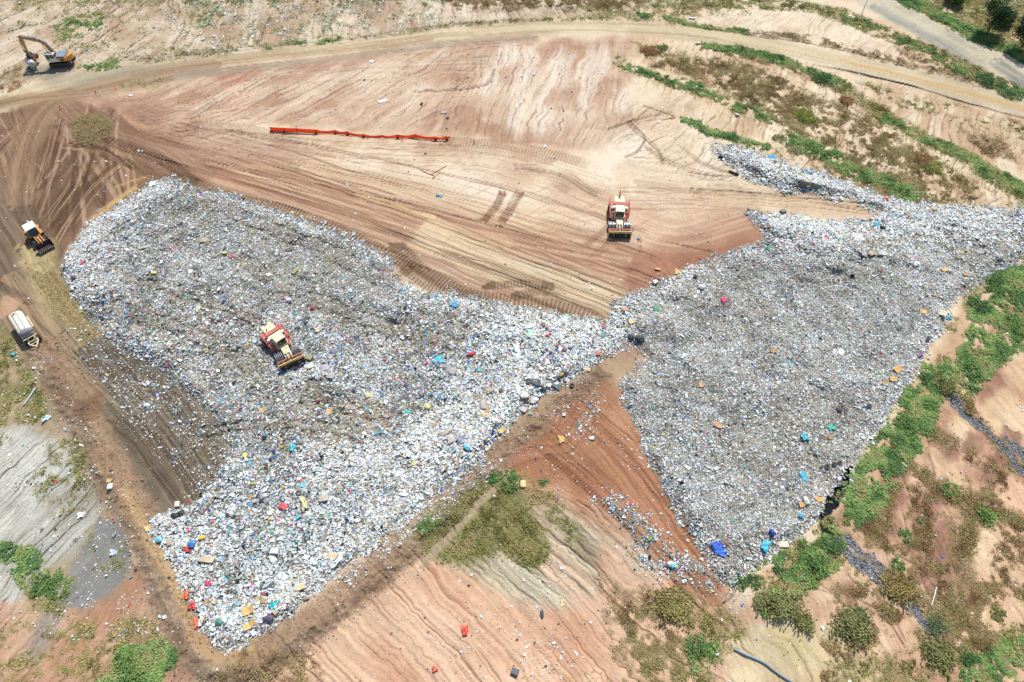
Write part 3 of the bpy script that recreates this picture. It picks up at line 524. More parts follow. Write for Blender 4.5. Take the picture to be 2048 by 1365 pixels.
def attr_mat(name, rough=.9, nscale=5.0, amt=.16, bump=0, spec=.2, trans=0):
    m = bpy.data.materials.new(name); m.use_nodes = True; n = m.node_tree; b = n.nodes['Principled BSDF']
    b.inputs['Roughness'].default_value = rough; b.inputs['Specular IOR Level'].default_value = spec
    at = n.nodes.new('ShaderNodeAttribute'); at.attribute_name = 'soil'
    out = at.outputs['Color']
    if amt:
        tc = n.nodes.new('ShaderNodeTexCoord'); nz = n.nodes.new('ShaderNodeTexNoise'); nz.inputs['Scale'].default_value = nscale; nz.inputs['Detail'].default_value = 6; nz.inputs['Roughness'].default_value = .7
        mp = n.nodes.new('ShaderNodeMapRange'); mp.inputs[1].default_value = .3; mp.inputs[2].default_value = .7; mp.inputs[3].default_value = 1-amt; mp.inputs[4].default_value = 1+amt
        mx = n.nodes.new('ShaderNodeVectorMath'); mx.operation = 'SCALE'
        n.links.new(tc.outputs['Object'], nz.inputs['Vector']); n.links.new(nz.outputs[0], mp.inputs[0]); n.links.new(mp.outputs[0], mx.inputs['Scale']); n.links.new(out, mx.inputs[0]); out = mx.outputs[0]
        if bump:
            bp = n.nodes.new('ShaderNodeBump'); bp.inputs['Strength'].default_value = .6; bp.inputs['Distance'].default_value = bump
            n.links.new(nz.outputs[0], bp.inputs['Height']); n.links.new(bp.outputs[0], b.inputs['Normal'])
    n.links.new(out, b.inputs['Base Color'])
    if trans:
        tr = n.nodes.new('ShaderNodeBsdfTranslucent'); ms = n.nodes.new('ShaderNodeMixShader'); ms.inputs[0].default_value = trans
        n.links.new(out, tr.inputs[0]); n.links.new(b.outputs[0], ms.inputs[1]); n.links.new(tr.outputs[0], ms.inputs[2]); n.links.new(ms.outputs[0], n.nodes['Material Output'].inputs[0])
    return m
SOIL = attr_mat('soil', .95, 3.2, .13, .12, .15)
LEAF = attr_mat('leaves', .75, 3, .12, 0, .25, .25)
RUB = attr_mat('rubbish', .55, 4, .1, 0, .45, .15)
def mesh_np(name, verts, faces, mtl, cols=None, smooth=False, nper=4):
    me = bpy.data.meshes.new(name); nv = len(verts); nf = len(faces)
    me.vertices.add(nv); me.vertices.foreach_set('co', np.ascontiguousarray(verts, F32).ravel())
    me.loops.add(nf*nper); me.loops.foreach_set('vertex_index', np.ascontiguousarray(faces, np.int32).ravel())
    me.polygons.add(nf); me.polygons.foreach_set('loop_start', np.arange(nf, dtype=np.int32)*nper)
    me.update(calc_edges=True)
    if smooth: me.polygons.foreach_set('use_smooth', np.ones(nf, bool))
    if cols is not None:
        a = me.color_attributes.new('soil', 'FLOAT_COLOR', 'POINT')
        c4 = np.ones((nv, 4), F32); c4[:, :3] = cols; a.data.foreach_set('color', c4.ravel())
    me.materials.append(mtl); me.validate()
    o = bpy.data.objects.new(name, me); COL.objects.link(o); return o
def tag(o, label=None, cat=None, group=None, kind=None):
    if label: o['label'] = label
    if cat: o['category'] = cat
    if group: o['group'] = group
    if kind: o['kind'] = kind
    return o
# ================================================================== GROUND OBJECTS
RGB *= np.array([.965, 1.015, .97], F32)
for k_ in VEG: VEG[k_] *= (1-np.clip(DR*1.3, 0, 1))
RGB *= (1+(fbm(X/.45, Y/.45, 50, 2)-.5)*.14)[..., None].astype(F32)
# near the outermost margin everything relaxes to plain soil
np.clip(RGB, .004, .9, out=RGB)
gv = np.stack([GX, GY, GZ], -1).reshape(-1, 3); gc = RGB.reshape(-1, 3)
idx = np.arange(NR*NC).reshape(NR, NC)
quads = np.stack([idx[1:, :-1], idx[1:, 1:], idx[:-1, 1:], idx[:-1, :-1]], -1).reshape(-1, 4)
cls = np.zeros((NR, NC), np.int8); cls[ROADM] = 1; cls[GRAVM] = 2
cf = cls[:-1, :-1].reshape(-1)
def piece(name, sel, extra=None):
    q = quads[sel]; used = np.unique(q); rm = np.full(NR*NC, -1, np.int64); rm[used] = np.arange(len(used))
    v = gv[used]; c = gc[used]; q = rm[q]
    if extra is not None:
        ev, ef, ec = extra; q = np.concatenate([q, ef(len(v), rm)]); v = np.concatenate([v, ev]); c = np.concatenate([c, ec])
    o = mesh_np(name, v, q, SOIL, c, True); tag(o, kind='structure'); return o
# outer country: rings from the surveyed edge out to the horizon, all round
bd = np.concatenate([idx[0, :-1:12], idx[:-1:12, -1], idx[-1, :0:-12], idx[:0:-12, 0]])
bxy = gv[bd]; ctr = np.array([0, 90.0]); rings = []; ecs = []
base = bxy.copy()
for kx, f in enumerate((1.0, 1.15, 1.6, 2.6, 6, 14)):
    r = base.copy(); dv = base[:, :2]-ctr; ln = np.linalg.norm(dv, axis=1, keepdims=True)
    r[:, :2] = base[:, :2]+dv/ln*((f-1)*110); r[:, 2] = base[:, 2]-(.25 if kx == 0 else 1.0+.5*kx)+(fbm(r[:, 0]/20, r[:, 1]/20, 60)-.5)*3*(kx > 0)
    rings.append(r); g = fbm(r[:, 0]/15, r[:, 1]/15, 61)[:, None]
    ecs.append(lin((190, 160, 130))*(1-sm(.4, .6, g))+lin((120, 118, 78))*sm(.4, .6, g))
EV = np.concatenate(rings); EC = np.concatenate(ecs); nb = len(bd)
def EF(off, rm):
    out = []
    for r in range(len(rings)-1):
        a = off+r*nb+np.arange(nb); b = off+r*nb+(np.arange(nb)+1) % nb
        out.append(np.stack([a, b, b+nb, a+nb], -1))
    return np.concatenate(out)
gobj = piece('ground', cf == 0, (EV, EF, EC))
piece('dirt_road', cf == 1); piece('gravel_road', cf == 2)
# ================================================================== SCATTER
ca = np.abs((GX[:-1, 1:]-GX[:-1, :-1])*(GY[:-1, :-1]-GY[1:, :-1])); CA = np.zeros((NR, NC)); CA[:-1, :-1] = np.minimum(ca, .6); CA[:, :6] = 0; CA[:, -6:] = 0; CA[:6] = 0; CA[-6:] = 0
INV = ((U > -150) & (U < 2200) & (V > -110) & (V < 1480))
def sample(wt, n):
    p = (wt*CA*INV).ravel(); tot = p.sum(); c = np.cumsum(p)/tot
    i = np.searchsorted(c, RNG.random(n)); i = np.minimum(i, NR*NC-2)
    r, cc = np.divmod(i, NC); r = np.minimum(r, NR-2); cc = np.minimum(cc, NC-2)
    a, b = RNG.random(n), RNG.random(n)
    P0 = gv[r*NC+cc]; Px = gv[r*NC+cc+1]-P0; Py = gv[(r+1)*NC+cc]-P0
    return P0+Px*a[:, None]+Py*b[:, None], r, cc, tot
def rnd(n, a=0, b=1): return RNG.uniform(a, b, n)
def quad_cloud(name, ctr, ax, bx, cols, mtl, bend=.3, lift=None):
    """bent four-cornered scraps: centre, two half-axes, colour"""
    n = len(ctr); nn = np.cross(ax, bx); L = np.linalg.norm(nn, axis=1, keepdims=True)+1e-9; nn = nn/L*np.sqrt(L)
    k = [RNG.uniform(.55, 1.15, (n, 1)) for _ in range(4)]; h = [RNG.uniform(-bend, bend, (n, 1)) for _ in range(4)]
    v = np.stack([ctr-ax*k[0]-bx*k[1]*.9+nn*h[0], ctr+ax*k[1]-bx*k[2]+nn*h[1], ctr+ax*k[2]+bx*k[3]+nn*h[2], ctr-ax*k[3]+bx*k[0]+nn*h[3]], 1).reshape(-1, 3)
    # two triangles
    b = np.arange(n)[:, None]*4
    f = np.concatenate([b+np.array([[0, 1, 2]]), b+np.array([[0, 2, 3]])]).reshape(-1, 3)
    return mesh_np(name, v, f, mtl, np.repeat(cols, 4, 0), False, 3)
def orient(n, tilt, la, lb):
    az = rnd(n, 0, 2*math.pi); a = np.stack([np.cos(az), np.sin(az), np.tan(rnd(n, -1, 1)*tilt)*.9], -1); a /= np.linalg.norm(a, axis=1, keepdims=True)
    s = np.stack([-np.sin(az), np.cos(az), np.tan(rnd(n, -1, 1)*tilt)*.9], -1); s -= a*(a*s).sum(1, keepdims=True); s /= np.linalg.norm(s, axis=1, keepdims=True)
    return a*la[:, None], s*lb[:, None]
PAL = [((255, 255, 255), 36), ((236, 242, 248), 24), ((204, 214, 220), 13), ((160, 166, 166), 10), ((108, 112, 108), 7), ((40, 46, 52), 9), ((150, 136, 112), 7), ((196, 178, 146), 5), ((112, 90, 68), 3.5), ((214, 176, 108), 1.6),
       ((60, 130, 220), 3), ((60, 205, 240), 3.6), ((40, 70, 190), 1.7), ((230, 55, 60), 1.7), ((240, 90, 160), 1.6), ((80, 185, 150), 1.2), ((240, 215, 80), 1.2), ((235, 130, 60), .9), ((140, 95, 180), .7), ((110, 180, 80), .6)]
PC = np.array([lin(p[0], 1.33)*np.array([.965, 1.01, 1.0]) for p in PAL]); PW = np.array([p[1] for p in PAL], float); PW /= PW.sum()
WHT = np.zeros((NR, NC), F32)
for p_, w_ in (([(1440, 300), (1600, 350), (1800, 420), (2000, 450)], 4.5), ([(1560, 450), (1700, 470), (1900, 480), (2040, 490)], 5), ([(1950, 560), (1850, 700), (1750, 860), (1660, 1020), (1540, 1110), (1450, 1150)], 2.6), ([(300, 380), (200, 450), (150, 520), (150, 590)], 3.5),
               ([(320, 1060), (380, 1180), (440, 1280), (560, 1220), (700, 1110), (860, 980)], 3.4), ([(620, 920), (760, 930), (900, 860), (1050, 760)], 3.5), ([(940, 620), (1060, 650), (1200, 660), (1300, 600), (1400, 550)], 3), ([(500, 760), (560, 750), (640, 740)], 2)):
    sl, S, D = path(p_, w_, 'r'); WHT[sl] = np.maximum(WHT[sl], sm(w_+1.5, w_-1.5, np.abs(D)))
def rub(name, side, n, lab, cat):
    wt = TR_*side; p, r, c, tot = sample(wt, n); sz = SIZEM[r, c]
    la = .074*np.exp(RNG.normal(0, .48, n))*sz; lb = la*rnd(n, .3, .95); st = rnd(n) < .02; la[st] *= 2.4; lb[st] *= .7
    big = rnd(n) < .03; la[big] *= 2.1; lb[big] *= 1.9
    la = np.minimum(la, .42); lb = np.minimum(lb, .32); ax, bx = orient(n, .5, la, lb)
    ci = RNG.choice(len(PC), n, p=PW); col = PC[ci]
    # clusters of like rubbish: whiter, darker and browner patches
    g = fbm(p[:, 0]/2.6, p[:, 1]/2.6, 80, 3); g2 = fbm(p[:, 0]/9, p[:, 1]/9, 81, 3)
    dk = (rnd(n) < sm(.52, .7, g)*.4); col[dk] = PC[RNG.choice([3, 4, 5, 6], dk.sum())]
    wh = (rnd(n) < sm(.52, .75, 1-g)*.5+sm(1.05, 1.3, sz)*.25+WHT[r, c]*.6); col[wh] = PC[RNG.choice([0, 0, 1, 7], wh.sum())]
    br = (rnd(n) < sm(.45, .7, g2)*.25*(sz < 1.1)+DIRT[r, c]*.3); col[br] = PC[RNG.choice([6, 6, 7, 8], br.sum())]
    gr = (sz < .9) & (ci >= 10) & (rnd(n) < .55); col[gr] = PC[RNG.choice([1, 2, 3], gr.sum())]
    col = col*rnd(n, .8, 1.12)[:, None]
    p[:, 2] += rnd(n, .0, .14)*np.minimum(sz, 1.2)+np.maximum(la, .05)*.3
    o = quad_cloud(name, p, ax, bx, np.clip(col, 0, .9), RUB, .5); tag(o, lab, cat, kind='stuff'); return o
LEFT = ((U-1225)+(V-650)*.25 < 0).astype(float); RIGHT = 1-LEFT
rub('rubbish', LEFT, 270000, 'loose mixed rubbish spread over the left tipping area round the working compactor', 'rubbish')
rub('rubbish', RIGHT, 270000, 'finely crushed rubbish packed over the right tipping area beside the green bank', 'rubbish')
# wind-blown litter on soil
LW = np.full((NR, NC), .02, F32)
for q, v_ in (([(380, -200), (1000, -200), (900, 50), (683, 84), (420, 110), (300, 60)], .75), ([(-100, -150), (400, -150), (300, 120), (0, 150)], .1), ([(0, 690), (100, 700), (260, 1000), (330, 1300), (0, 1300)], .3), ([(800, 1100), (1240, 1080), (1300, 1365), (900, 1365)], .13), ([(940, 900), (1180, 740), (1420, 1140), (1300, 1100)], .22),
              ([(1000, 1250), (1160, 1200), (1180, 1340), (1040, 1365)], .4), ([(190, 640), (330, 730), (480, 860), (450, 980), (400, 1020), (200, 800)], .5), ([(660, 1150), (980, 880), (1010, 960), (700, 1240)], .3), ([(700, 120), (1250, 110), (1250, 200), (1000, 260), (640, 240)], .07), ([(520, 640), (1200, 600), (1300, 500), (700, 400), (400, 350)], .04), ([(1400, 1100), (1560, 1120), (1560, 1180), (1440, 1220)], .5)):
    sl, m, s = poly(q, 30, 'r'); LW[sl] = np.maximum(LW[sl], m*v_)
LW *= (1-np.clip(TR_*1.5, 0, 1))*(1-ROADM*.95)
n = 28000; p, r, c, tot = sample(LW*sm(.35, .6, N3), n); la = .07*np.exp(RNG.normal(0, .55, n)); ax, bx = orient(n, .7, la, la*rnd(n, .4, .9))
PW2 = PW.copy(); PW2[0] *= 3; PW2[1] *= 2; PW2 /= PW2.sum(); p[:, 2] += la*.5+.02
tag(quad_cloud('litter', p, ax, bx, PC[RNG.choice(len(PC), n, p=PW2)], RUB, .4), 'scattered wind-blown scraps of white and coloured litter on bare soil', 'litter', kind='stuff')
# soil clods and stones: small six-sided lumps
def lumps(name, wt, n, size, cols, lab, cat, sg=.45):
    p, r, c, tot = sample(wt, n); s = size*np.exp(RNG.normal(0, sg, n))
    d = np.array([[1, 0, 0], [0, 1, 0], [-1, 0, 0], [0, -1, 0], [0, 0, 1], [0, 0, -.6]], float)
    v = d[None]*s[:, None, None]*RNG.uniform(.6, 1.25, (n, 6, 1)); az = rnd(n, 0, 6.28); cz, sz_ = np.cos(az)[:, None], np.sin(az)[:, None]
    x = v[..., 0]*cz-v[..., 1]*sz_; y = v[..., 0]*sz_+v[..., 1]*cz; v = np.stack([x, y, v[..., 2]*.8], -1)+p[:, None]; v[..., 2] += s[:, None]*.25
    f = np.array([[0, 1, 4], [1, 2, 4], [2, 3, 4], [3, 0, 4], [1, 0, 5], [2, 1, 5], [3, 2, 5], [0, 3, 5]])
    F = (np.arange(n)[:, None, None]*6+f).reshape(-1, 3); cc = np.array([lin(q) for q in cols])[RNG.integers(0, len(cols), n)]*rnd(n, .85, 1.15)[:, None]
    tag(mesh_np(name, v.reshape(-1, 3), F, LEAF, np.repeat(cc, 6, 0), False, 3), lab, cat, kind='stuff')
BW = np.zeros((NR, NC), F32)
sl, S, D = path(BERM1, 4.5, 's'); BW[sl] = np.maximum(BW[sl], sm(4.8, 2, np.abs(D))*1.0)
for q, v_ in ((WG, .15), ([(1190, 600), (1370, 520), (1400, 560), (1240, 620)], .5), ([(800, 180), (1250, 90), (1250, 160), (900, 230)], .08), (FACE, .05), (PLAT, .03), (YARD, .06), (BM, .1), (BR, .08), ([(880, 840), (1180, 700), (1230, 760), (960, 920)], .5)):
    sl, m, s = poly(q, 10, 'r'); BW[sl] = np.maximum(BW[sl], (m*v_))
BW *= (1-np.clip(TR_, 0, 1))*(1-ROADM)
lumps('soil_clods', BW, 15000, .06, [(160, 130, 104), (178, 146, 120), (146, 118, 94), (194, 160, 134)], 'loose brown clods of earth along the spoil bank and graded soil', 'soil clods')
lumps('drain_rock', DR, 7000, .08, [(150, 154, 160), (176, 180, 184), (120, 124, 130), (200, 202, 204)], 'grey crushed rock lining the short drains on the lower right slope', 'rock')
BG_ = TR_*(.15+WHT+2.5*np.clip(SIZEM-1, 0, 1))
lumps('rubbish_bags', BG_, 5200, .15, [(255, 255, 255), (245, 248, 250), (236, 240, 244), (214, 220, 224), (40, 44, 50), (60, 64, 70), (200, 176, 140), (120, 190, 220), (240, 240, 236), (220, 120, 130)], 'small full bags and bundles tipped among the loose rubbish', 'rubbish bags')
# straw
n = 6000; p, r, c, tot = sample(STR, n); ax, bx = orient(n, .8, rnd(n, .12, .3), rnd(n, .02, .04)); p[:, 2] += rnd(n, .03, .22)
tag(quad_cloud('straw', p, ax, bx, lin((196, 176, 126))*rnd(n, .6, 1.15)[:, None], LEAF, .2), 'patch of pale dry straw dumped on the yard at upper left', 'straw', kind='stuff')
SW2 = np.zeros((NR, NC), F32); sl, S, D = path([(92, 555), (120, 600), (150, 640), (170, 665)], 2.0, 'r'); SW2[sl] = sm(2.6, 1, np.abs(D))
n = 5000; p, r, c, tot = sample(SW2, n); ax, bx = orient(n, .5, rnd(n, .08, .2), rnd(n, .02, .04)); p[:, 2] += rnd(n, .01, .08)
tag(quad_cloud('straw', p, ax, bx, lin((190, 166, 116))*rnd(n, .6, 1.15)[:, None], LEAF, .2), 'thin yellowish straw trampled into the haul track beside the loader', 'straw', kind='stuff')
# plants
def leafy(name, kind, n, cols, h, ll, lw, up, lab, cat):
    wt = VEG[kind]*(1-np.clip(TR_*1.2, 0, 1))*(1-ROADM); p, r, c, tot = sample(wt, n); den = wt[r, c]
    hh = h*(.3+.8*sm(.3, .75, fbm(p[:, 0]/1.5, p[:, 1]/1.5, 90, 3)))*(.5+.5*den)
    k = 5; p = np.repeat(p, k, 0); hh = np.repeat(hh, k); N = n*k
    if up:   # arching blades
        az = rnd(N, 0, 6.283); ln = rnd(N, .2, .75)
        ln = ln*1.3; tip = np.stack([np.cos(az)*ln*hh, np.sin(az)*ln*hh, hh*rnd(N, .35, .95)], -1)
        bs = p+np.stack([rnd(N, -.22, .22), rnd(N, -.22, .22), np.zeros(N)], -1)
        ct = bs+tip*.5; ax = tip*.5; w_ = lw*rnd(N, .6, 1.3); bx = np.stack([-np.sin(az)*w_, np.cos(az)*w_, rnd(N, -.3, .3)*w_], -1)
    else:
        ct = p+np.stack([rnd(N, -.2, .2), rnd(N, -.2, .2), hh*rnd(N, .05, 1)], -1); L = ll*rnd(N, .6, 1.3); ax, bx = orient(N, .8, L, L*rnd(N, .5, .8))
    cc = np.array([lin(q, LO) for q in cols]); ph = fbm(p[:, 0]/2.2, p[:, 1]/2.2, 93, 3); ci = np.clip((ph-.3)/.4*len(cols)+rnd(N, -.9, .9), 0, len(cols)-1).astype(int)
    col = cc[ci]*rnd(N, .75, 1.2)[:, None]
    tag(quad_cloud(name, ct, ax, bx, col, LEAF, .25), lab, cat, kind='stuff')
GC = [(104, 138, 80), (128, 164, 92), (146, 178, 104), (164, 188, 116), (168, 172, 112)]
OC = [(144, 138, 80), (170, 162, 98), (156, 166, 90), (188, 178, 116), (204, 188, 134)]
BC = [(160, 130, 94), (182, 152, 110), (196, 168, 126), (168, 158, 104), (208, 182, 144)]
leafy('ground_cover', 'green', 46000, GC, .4, .12, .05, False, 'bright green leafy creeper and weeds spreading along banks and terraces', 'ground cover')
leafy('grass', 'olive', 120000, OC, .3, .1, .07, True, 'olive green grass tufts growing over terraces and old slopes', 'grass')
leafy('dry_grass', 'brown', 70000, BC, .3, .1, .065, True, 'brown dried weeds and grass lining the eroded furrows', 'dry grass')
# ================================================================== OBJECT BUILDERS
class MB:
    def __init__(s): s.v = []; s.f = []
    def add(s, vs, fs):
        o = len(s.v); s.v += [tuple(q) for q in vs]; s.f += [tuple(o+i for i in f) for f in fs]; return s
    def box(s, x0, x1, y0, y1, z0, z1, top=(0, 0), rz=0, tx=0):
        a, b = top; cx, cy, cz = (x0+x1)/2, (y0+y1)/2, (z0+z1)/2
        vs = [(x0, y0, z0), (x1, y0, z0), (x1, y1, z0), (x0, y1, z0), (x0+a, y0+b, z1), (x1-a, y0+b, z1), (x1-a, y1-b, z1), (x0+a, y1-b, z1)]
        if rz or tx:
            M = Matrix.Rotation(rz, 3, 'Z') @ Matrix.Rotation(tx, 3, 'X')
            vs = [tuple(M @ Vector((p[0]-cx, p[1]-cy, p[2]-cz))+Vector((cx, cy, cz))) for p in vs]
        return s.add(vs, [(0, 3, 2, 1), (4, 5, 6, 7), (0, 1, 5, 4), (1, 2, 6, 5), (2, 3, 7, 6), (3, 0, 4, 7)])
    def prism(s, prof, x0, x1):      # profile in (y, z), extruded along x
        n = len(prof); vs = [(x0, y, z) for y, z in prof]+[(x1, y, z) for y, z in prof]
        return s.add(vs, [tuple(range(n))[::-1], tuple(range(n, 2*n))]+[(i, (i+1) % n, n+(i+1) % n, n+i) for i in range(n)])
    def tube(s, pts, r, n=8):
        if not isinstance(r, (list, tuple)): r = [r]*len(pts)
        P_ = [Vector(p) for p in pts]; o = []; up = Vector((0, 0, 1))
        for i, p in enumerate(P_):
            d = (P_[min(i+1, len(P_)-1)]-P_[max(i-1, 0)]).normalized(); u_ = up if abs(d.z) < .9 else Vector((1, 0, 0))
            a = d.cross(u_).normalized(); b = d.cross(a)
            o += [tuple(p+(a*math.cos(6.28318*k/n)+b*math.sin(6.28318*k/n))*r[i]) for k in range(n)]
        m = len(P_); fs = [(i*n+k, i*n+(k+1) % n, (i+1)*n+(k+1) % n, (i+1)*n+k) for i in range(m-1) for k in range(n)]
        return s.add(o, fs+[tuple(range(n)), tuple(range((m-1)*n, m*n))[::-1]])
    def cyl(s, a, b, r, n=18): return s.tube([a, b], r, n)
    def build(s, name, m, parent=None, bevel=0, smooth=False):
        me = bpy.data.meshes.new(name); me.from_pydata(s.v, [], s.f); me.materials.append(m); me.validate()
        import bmesh as bmm
        b = bmm.new(); b.from_mesh(me); bmm.ops.recalc_face_normals(b, faces=b.faces); b.to_mesh(me); b.free()
        if smooth: me.polygons.foreach_set('use_smooth', [True]*len(me.polygons))
        o = bpy.data.objects.new(name, me); COL.objects.link(o)
        if parent: o.parent = parent
        if bevel:
            q = o.modifiers.new('bevel', 'BEVEL'); q.width = bevel; q.segments = 1; q.limit_method = 'ANGLE'
        return o
def empty(name, loc, rz, label, cat, group=None):
    o = bpy.data.objects.new(name, None); COL.objects.link(o); o.location = loc; o.rotation_euler = (0, 0, rz); o.empty_display_size = .5
    return tag(o, label, cat, group)
def head(dx, dy): return math.atan2(-dx, dy)
CREAM = mat('cream paint', (240, 224, 184), .6, noise=.35, scale=2.2); CREAM2 = mat('worn yellow paint', (208, 178, 106), .6, noise=.4, scale=3)
REDP = mat('faded red paint', (190, 106, 96), .7, noise=.32, scale=1.8); DARK = mat('dark rubber', (40, 40, 42), .85, noise=.3); STEEL = mat('worn steel', (196, 196, 196), .35, .6, .2)
DSTEEL = mat('dark steel', (72, 66, 62), .6, .3, .3, 3); GLASS = mat('tinted glass', (30, 42, 42), .08, 0, .05, spec=.8); ORAN = mat('orange paint', (216, 154, 80), .6, noise=.3, scale=1.8)
WHITE = mat('white paint', (242, 238, 226), .5, noise=.1, scale=2.5); GREYP = mat('grey paint', (132, 150, 166), .5, noise=.12, scale=3); RUSTW = mat('rust-stained white tank', (236, 224, 206), .6, noise=.16, scale=1.1)
DGREY = mat('dirty grey dome', (136, 136, 142), .6, noise=.2, scale=2); BROWNS = mat('muddy bucket and shaded blade', (70, 54, 48), .75, .1, .35, 2)
ORNET = mat('orange safety mesh', (255, 110, 62), .45, noise=.18, scale=5)
_n = ORNET.node_tree; _t = _n.nodes.new('ShaderNodeBsdfTranslucent'); _t.inputs[0].default_value = (.85, .24, .10, 1); _m = _n.nodes.new('ShaderNodeMixShader'); _m.inputs[0].default_value = .6
_n.links.new(_n.nodes['Principled BSDF'].outputs[0], _m.inputs[1]); _n.links.new(_t.outputs[0], _m.inputs[2]); _n.links.new(_m.outputs[0], _n.nodes['Material Output'].inputs[0]); BLACKP = mat('black plastic', (34, 34, 36), .6, noise=.2)
def compactor(u, v, hd, label, stack):
    r = empty('landfill_compactor', P(u, v), hd, label, 'compactor', 'red and cream landfill compactors')
    for sx in (-1, 1):
        for yy in (1.8, -2.6):
            a, b = sx*.78, sx*2.08
            w_ = MB().cyl((a, yy, .86), (b, yy, .86), .66, 22).build('wheel', DARK, r)
            rings = MB(); n = 5
            for i in range(n):
                x = a+(b-a)*(i+.5)/n
                rings.cyl((x-.055, yy, .86), (x+.055, yy, .86), .86, 22)
                for k in range(14):
                    t = 6.2832*(k+(i % 2)*.5)/14
                    c = Vector((x, yy+math.cos(t)*.88, .86+math.sin(t)*.88))
                    d = Vector((0, math.cos(t), math.sin(t))); e = Vector((0, -math.sin(t), math.cos(t)))
                    vs = [tuple(c+Vector((q*.055, 0, 0))+d*z_+e*y_) for z_, k2 in ((-.1, .12), (.06, .07)) for q, y_ in ((-1, -k2), (1, -k2), (1, k2), (-1, k2))]
                    rings.add(vs, [(0, 1, 2, 3), (4, 5, 6, 7), (0, 1, 5, 4), (1, 2, 6, 5), (2, 3, 7, 6), (3, 0, 4, 7)])
            rings.build('cleats', STEEL if yy > 0 else DSTEEL, w_)
            MB().cyl((b, yy, .86), (b+sx*.06, yy, .86), .3, 12).build('hub', CREAM2, w_)
    MB().prism([(.5, .7), (.5, 1.75), (1.4, 1.95), (2.6, 1.6), (3.1, 1.15), (3.1, .6)], -.62, .62).build('front_frame', CREAM, r, .05)
    [MB().box(a_, a_+.34, .9, 2.3, 1.8, 1.98).build('hood_rib', CREAM, r, .03) for a_ in (-.42, .08)]
    [MB().cyl((sx*.3, 1.3, 1.95), (sx*.3, 3.5, 1.5), .07, 8).build('lift_cylinder', DSTEEL, r) for sx in (-1, 1)]
    MB().box(-2.15, 2.15, 2.86, 3.1, 1.2, 1.4).build('scraper_bar', REDP, r, .03)
    [MB().box(*sorted((sx*1.0, sx*1.3)), 2.9, 4.0, .55, .85).build('push_arm', CREAM2, r, .03) for sx in (-1, 1)]
    bl = MB().prism([(3.9, .12), (4.05, .12), (3.92, .6), (3.98, 1.25), (3.88, 1.25), (3.78, .6)], -2.08, 2.08).build('blade', BROWNS, r)  # shade on the sunless blade face is put into its dark brown colour
    k = MB().box(-2.08, 2.08, 3.8, 3.98, 1.72, 1.84)
    for i in range(21):
        if i % 1 == 0: x = -2.0+i*.2; k.box(x-.025, x+.025, 3.86, 3.93, 1.25, 1.72)
    for z in (1.4, 1.56): k.box(-2.08, 2.08, 3.87, 3.94, z, z+.05)
    k.build('rack', CREAM2, bl)
    [MB().box(a_, b_, 3.6, 4.05 if a_ != -.06 else 3.79, .1 if a_ != -.06 else 1.0, 1.84).build('blade_rib', CREAM2, bl) for a_, b_ in ((-2.13, -2.02), (2.02, 2.13), (-.06, .06))]
    # rear body
    MB().prism([(-4.3, 1.1), (-4.3, 2.2), (-2.6, 2.5), (-1.4, 2.5), (-1.4, 2.1), (.35, 2.0), (.45, 1.0), (-.6, .75), (-3.8, .75)], -.98, .98).build('body', CREAM, r, .06)
    MB().box(-.95, -.3, -5.0, -4.3, 1.2, 2.15).box(.3, .95, -5.0, -4.3, 1.2, 2.15).box(-.31, .31, -4.6, -4.3, 1.21, 2.1).build('counterweight', CREAM, r, .06)
    if stack: MB().cyl((0, -4.5, 2.1), (0, -4.7, 3.2), .13, 10).cyl((0, -4.7, 3.2), (.03, -4.95, 3.75), .07, 8).build('exhaust_stack', mat('rusty pipe', (150, 104, 50), .7), r)
    else: MB().cyl((.5, -3.4, 2.3), (.5, -3.4, 2.85), .1, 10).build('exhaust_stack', DSTEEL, r)
    MB().box(-1.22, 1.22, -2.75, -2.05, 2.5, 2.84).cyl((0, -2.4, 2.84), (0, -2.4, 2.9), .1, 8).build('air_intake', REDP, r, .04)
    MB().box(-1.2, 1.2, -2.05, -1.35, 1.9, 2.62).build('shoulder', CREAM, r, .04)
    for sx in (-1, 1):
        MB().box(*sorted((sx*1.2, sx*1.55)), -1.75, -1.3, 2.1, 2.6).build('headlight_box', WHITE, r, .04)
        MB().prism([(-4.0, 1.7), (-3.7, 1.98), (-.9, 1.98), (.05, 1.25), (-.05, 1.15), (-1.0, 1.85), (-3.7, 1.85), (-4.0, 1.6)], *sorted((sx*.98, sx*1.86))).build('fender', REDP, r, .03)
        MB().prism([(-4.0, 1.2), (-3.9, 1.85), (-1.0, 1.85), (-.3, 1.3), (-1.2, 1.15)], *sorted((sx*1.84, sx*1.9))).build('fender_skirt', REDP, r)
        t = MB(); pz = 2.75
        t.tube([(sx*1.82, -3.7, 1.98), (sx*1.82, -3.7, pz), (sx*1.82, -.9, pz), (sx*1.82, -.4, 1.6)], .035, 6)
        for yy in (-2.8, -1.8): t.cyl((sx*1.82, yy, 1.98), (sx*1.82, yy, pz), .03, 6)
        t.build('handrail', REDP, r)
        MB().box(*sorted((sx*1.0, sx*1.3)), -.3, .45, 1.0, 1.15).box(*sorted((sx*1.0, sx*1.3)), .1, .45, .6, .7).build('step', REDP, r)
    cb = MB().box(-.86, .86, -1.3, .66, 1.95, 2.1).box(-.8, -.72, .36, .44, 2.25, 3.2).box(.72, .8, .36, .44, 2.25, 3.2).box(-.8, -.72, -1.25, -1.17, 2.25, 3.2).box(.72, .8, -1.25, -1.17, 2.25, 3.2).build('cab', CREAM, r, .02)
    MB().prism([(-1.2, 2.1), (-1.2, 3.2), (.36, 3.2), (.62, 2.1)], -.77, .77).build('window', GLASS, cb)
    MB().box(-.9, .9, -1.45, .38, 3.2, 3.34, (.06, .06)).build('roof', CREAM, cb, .03)
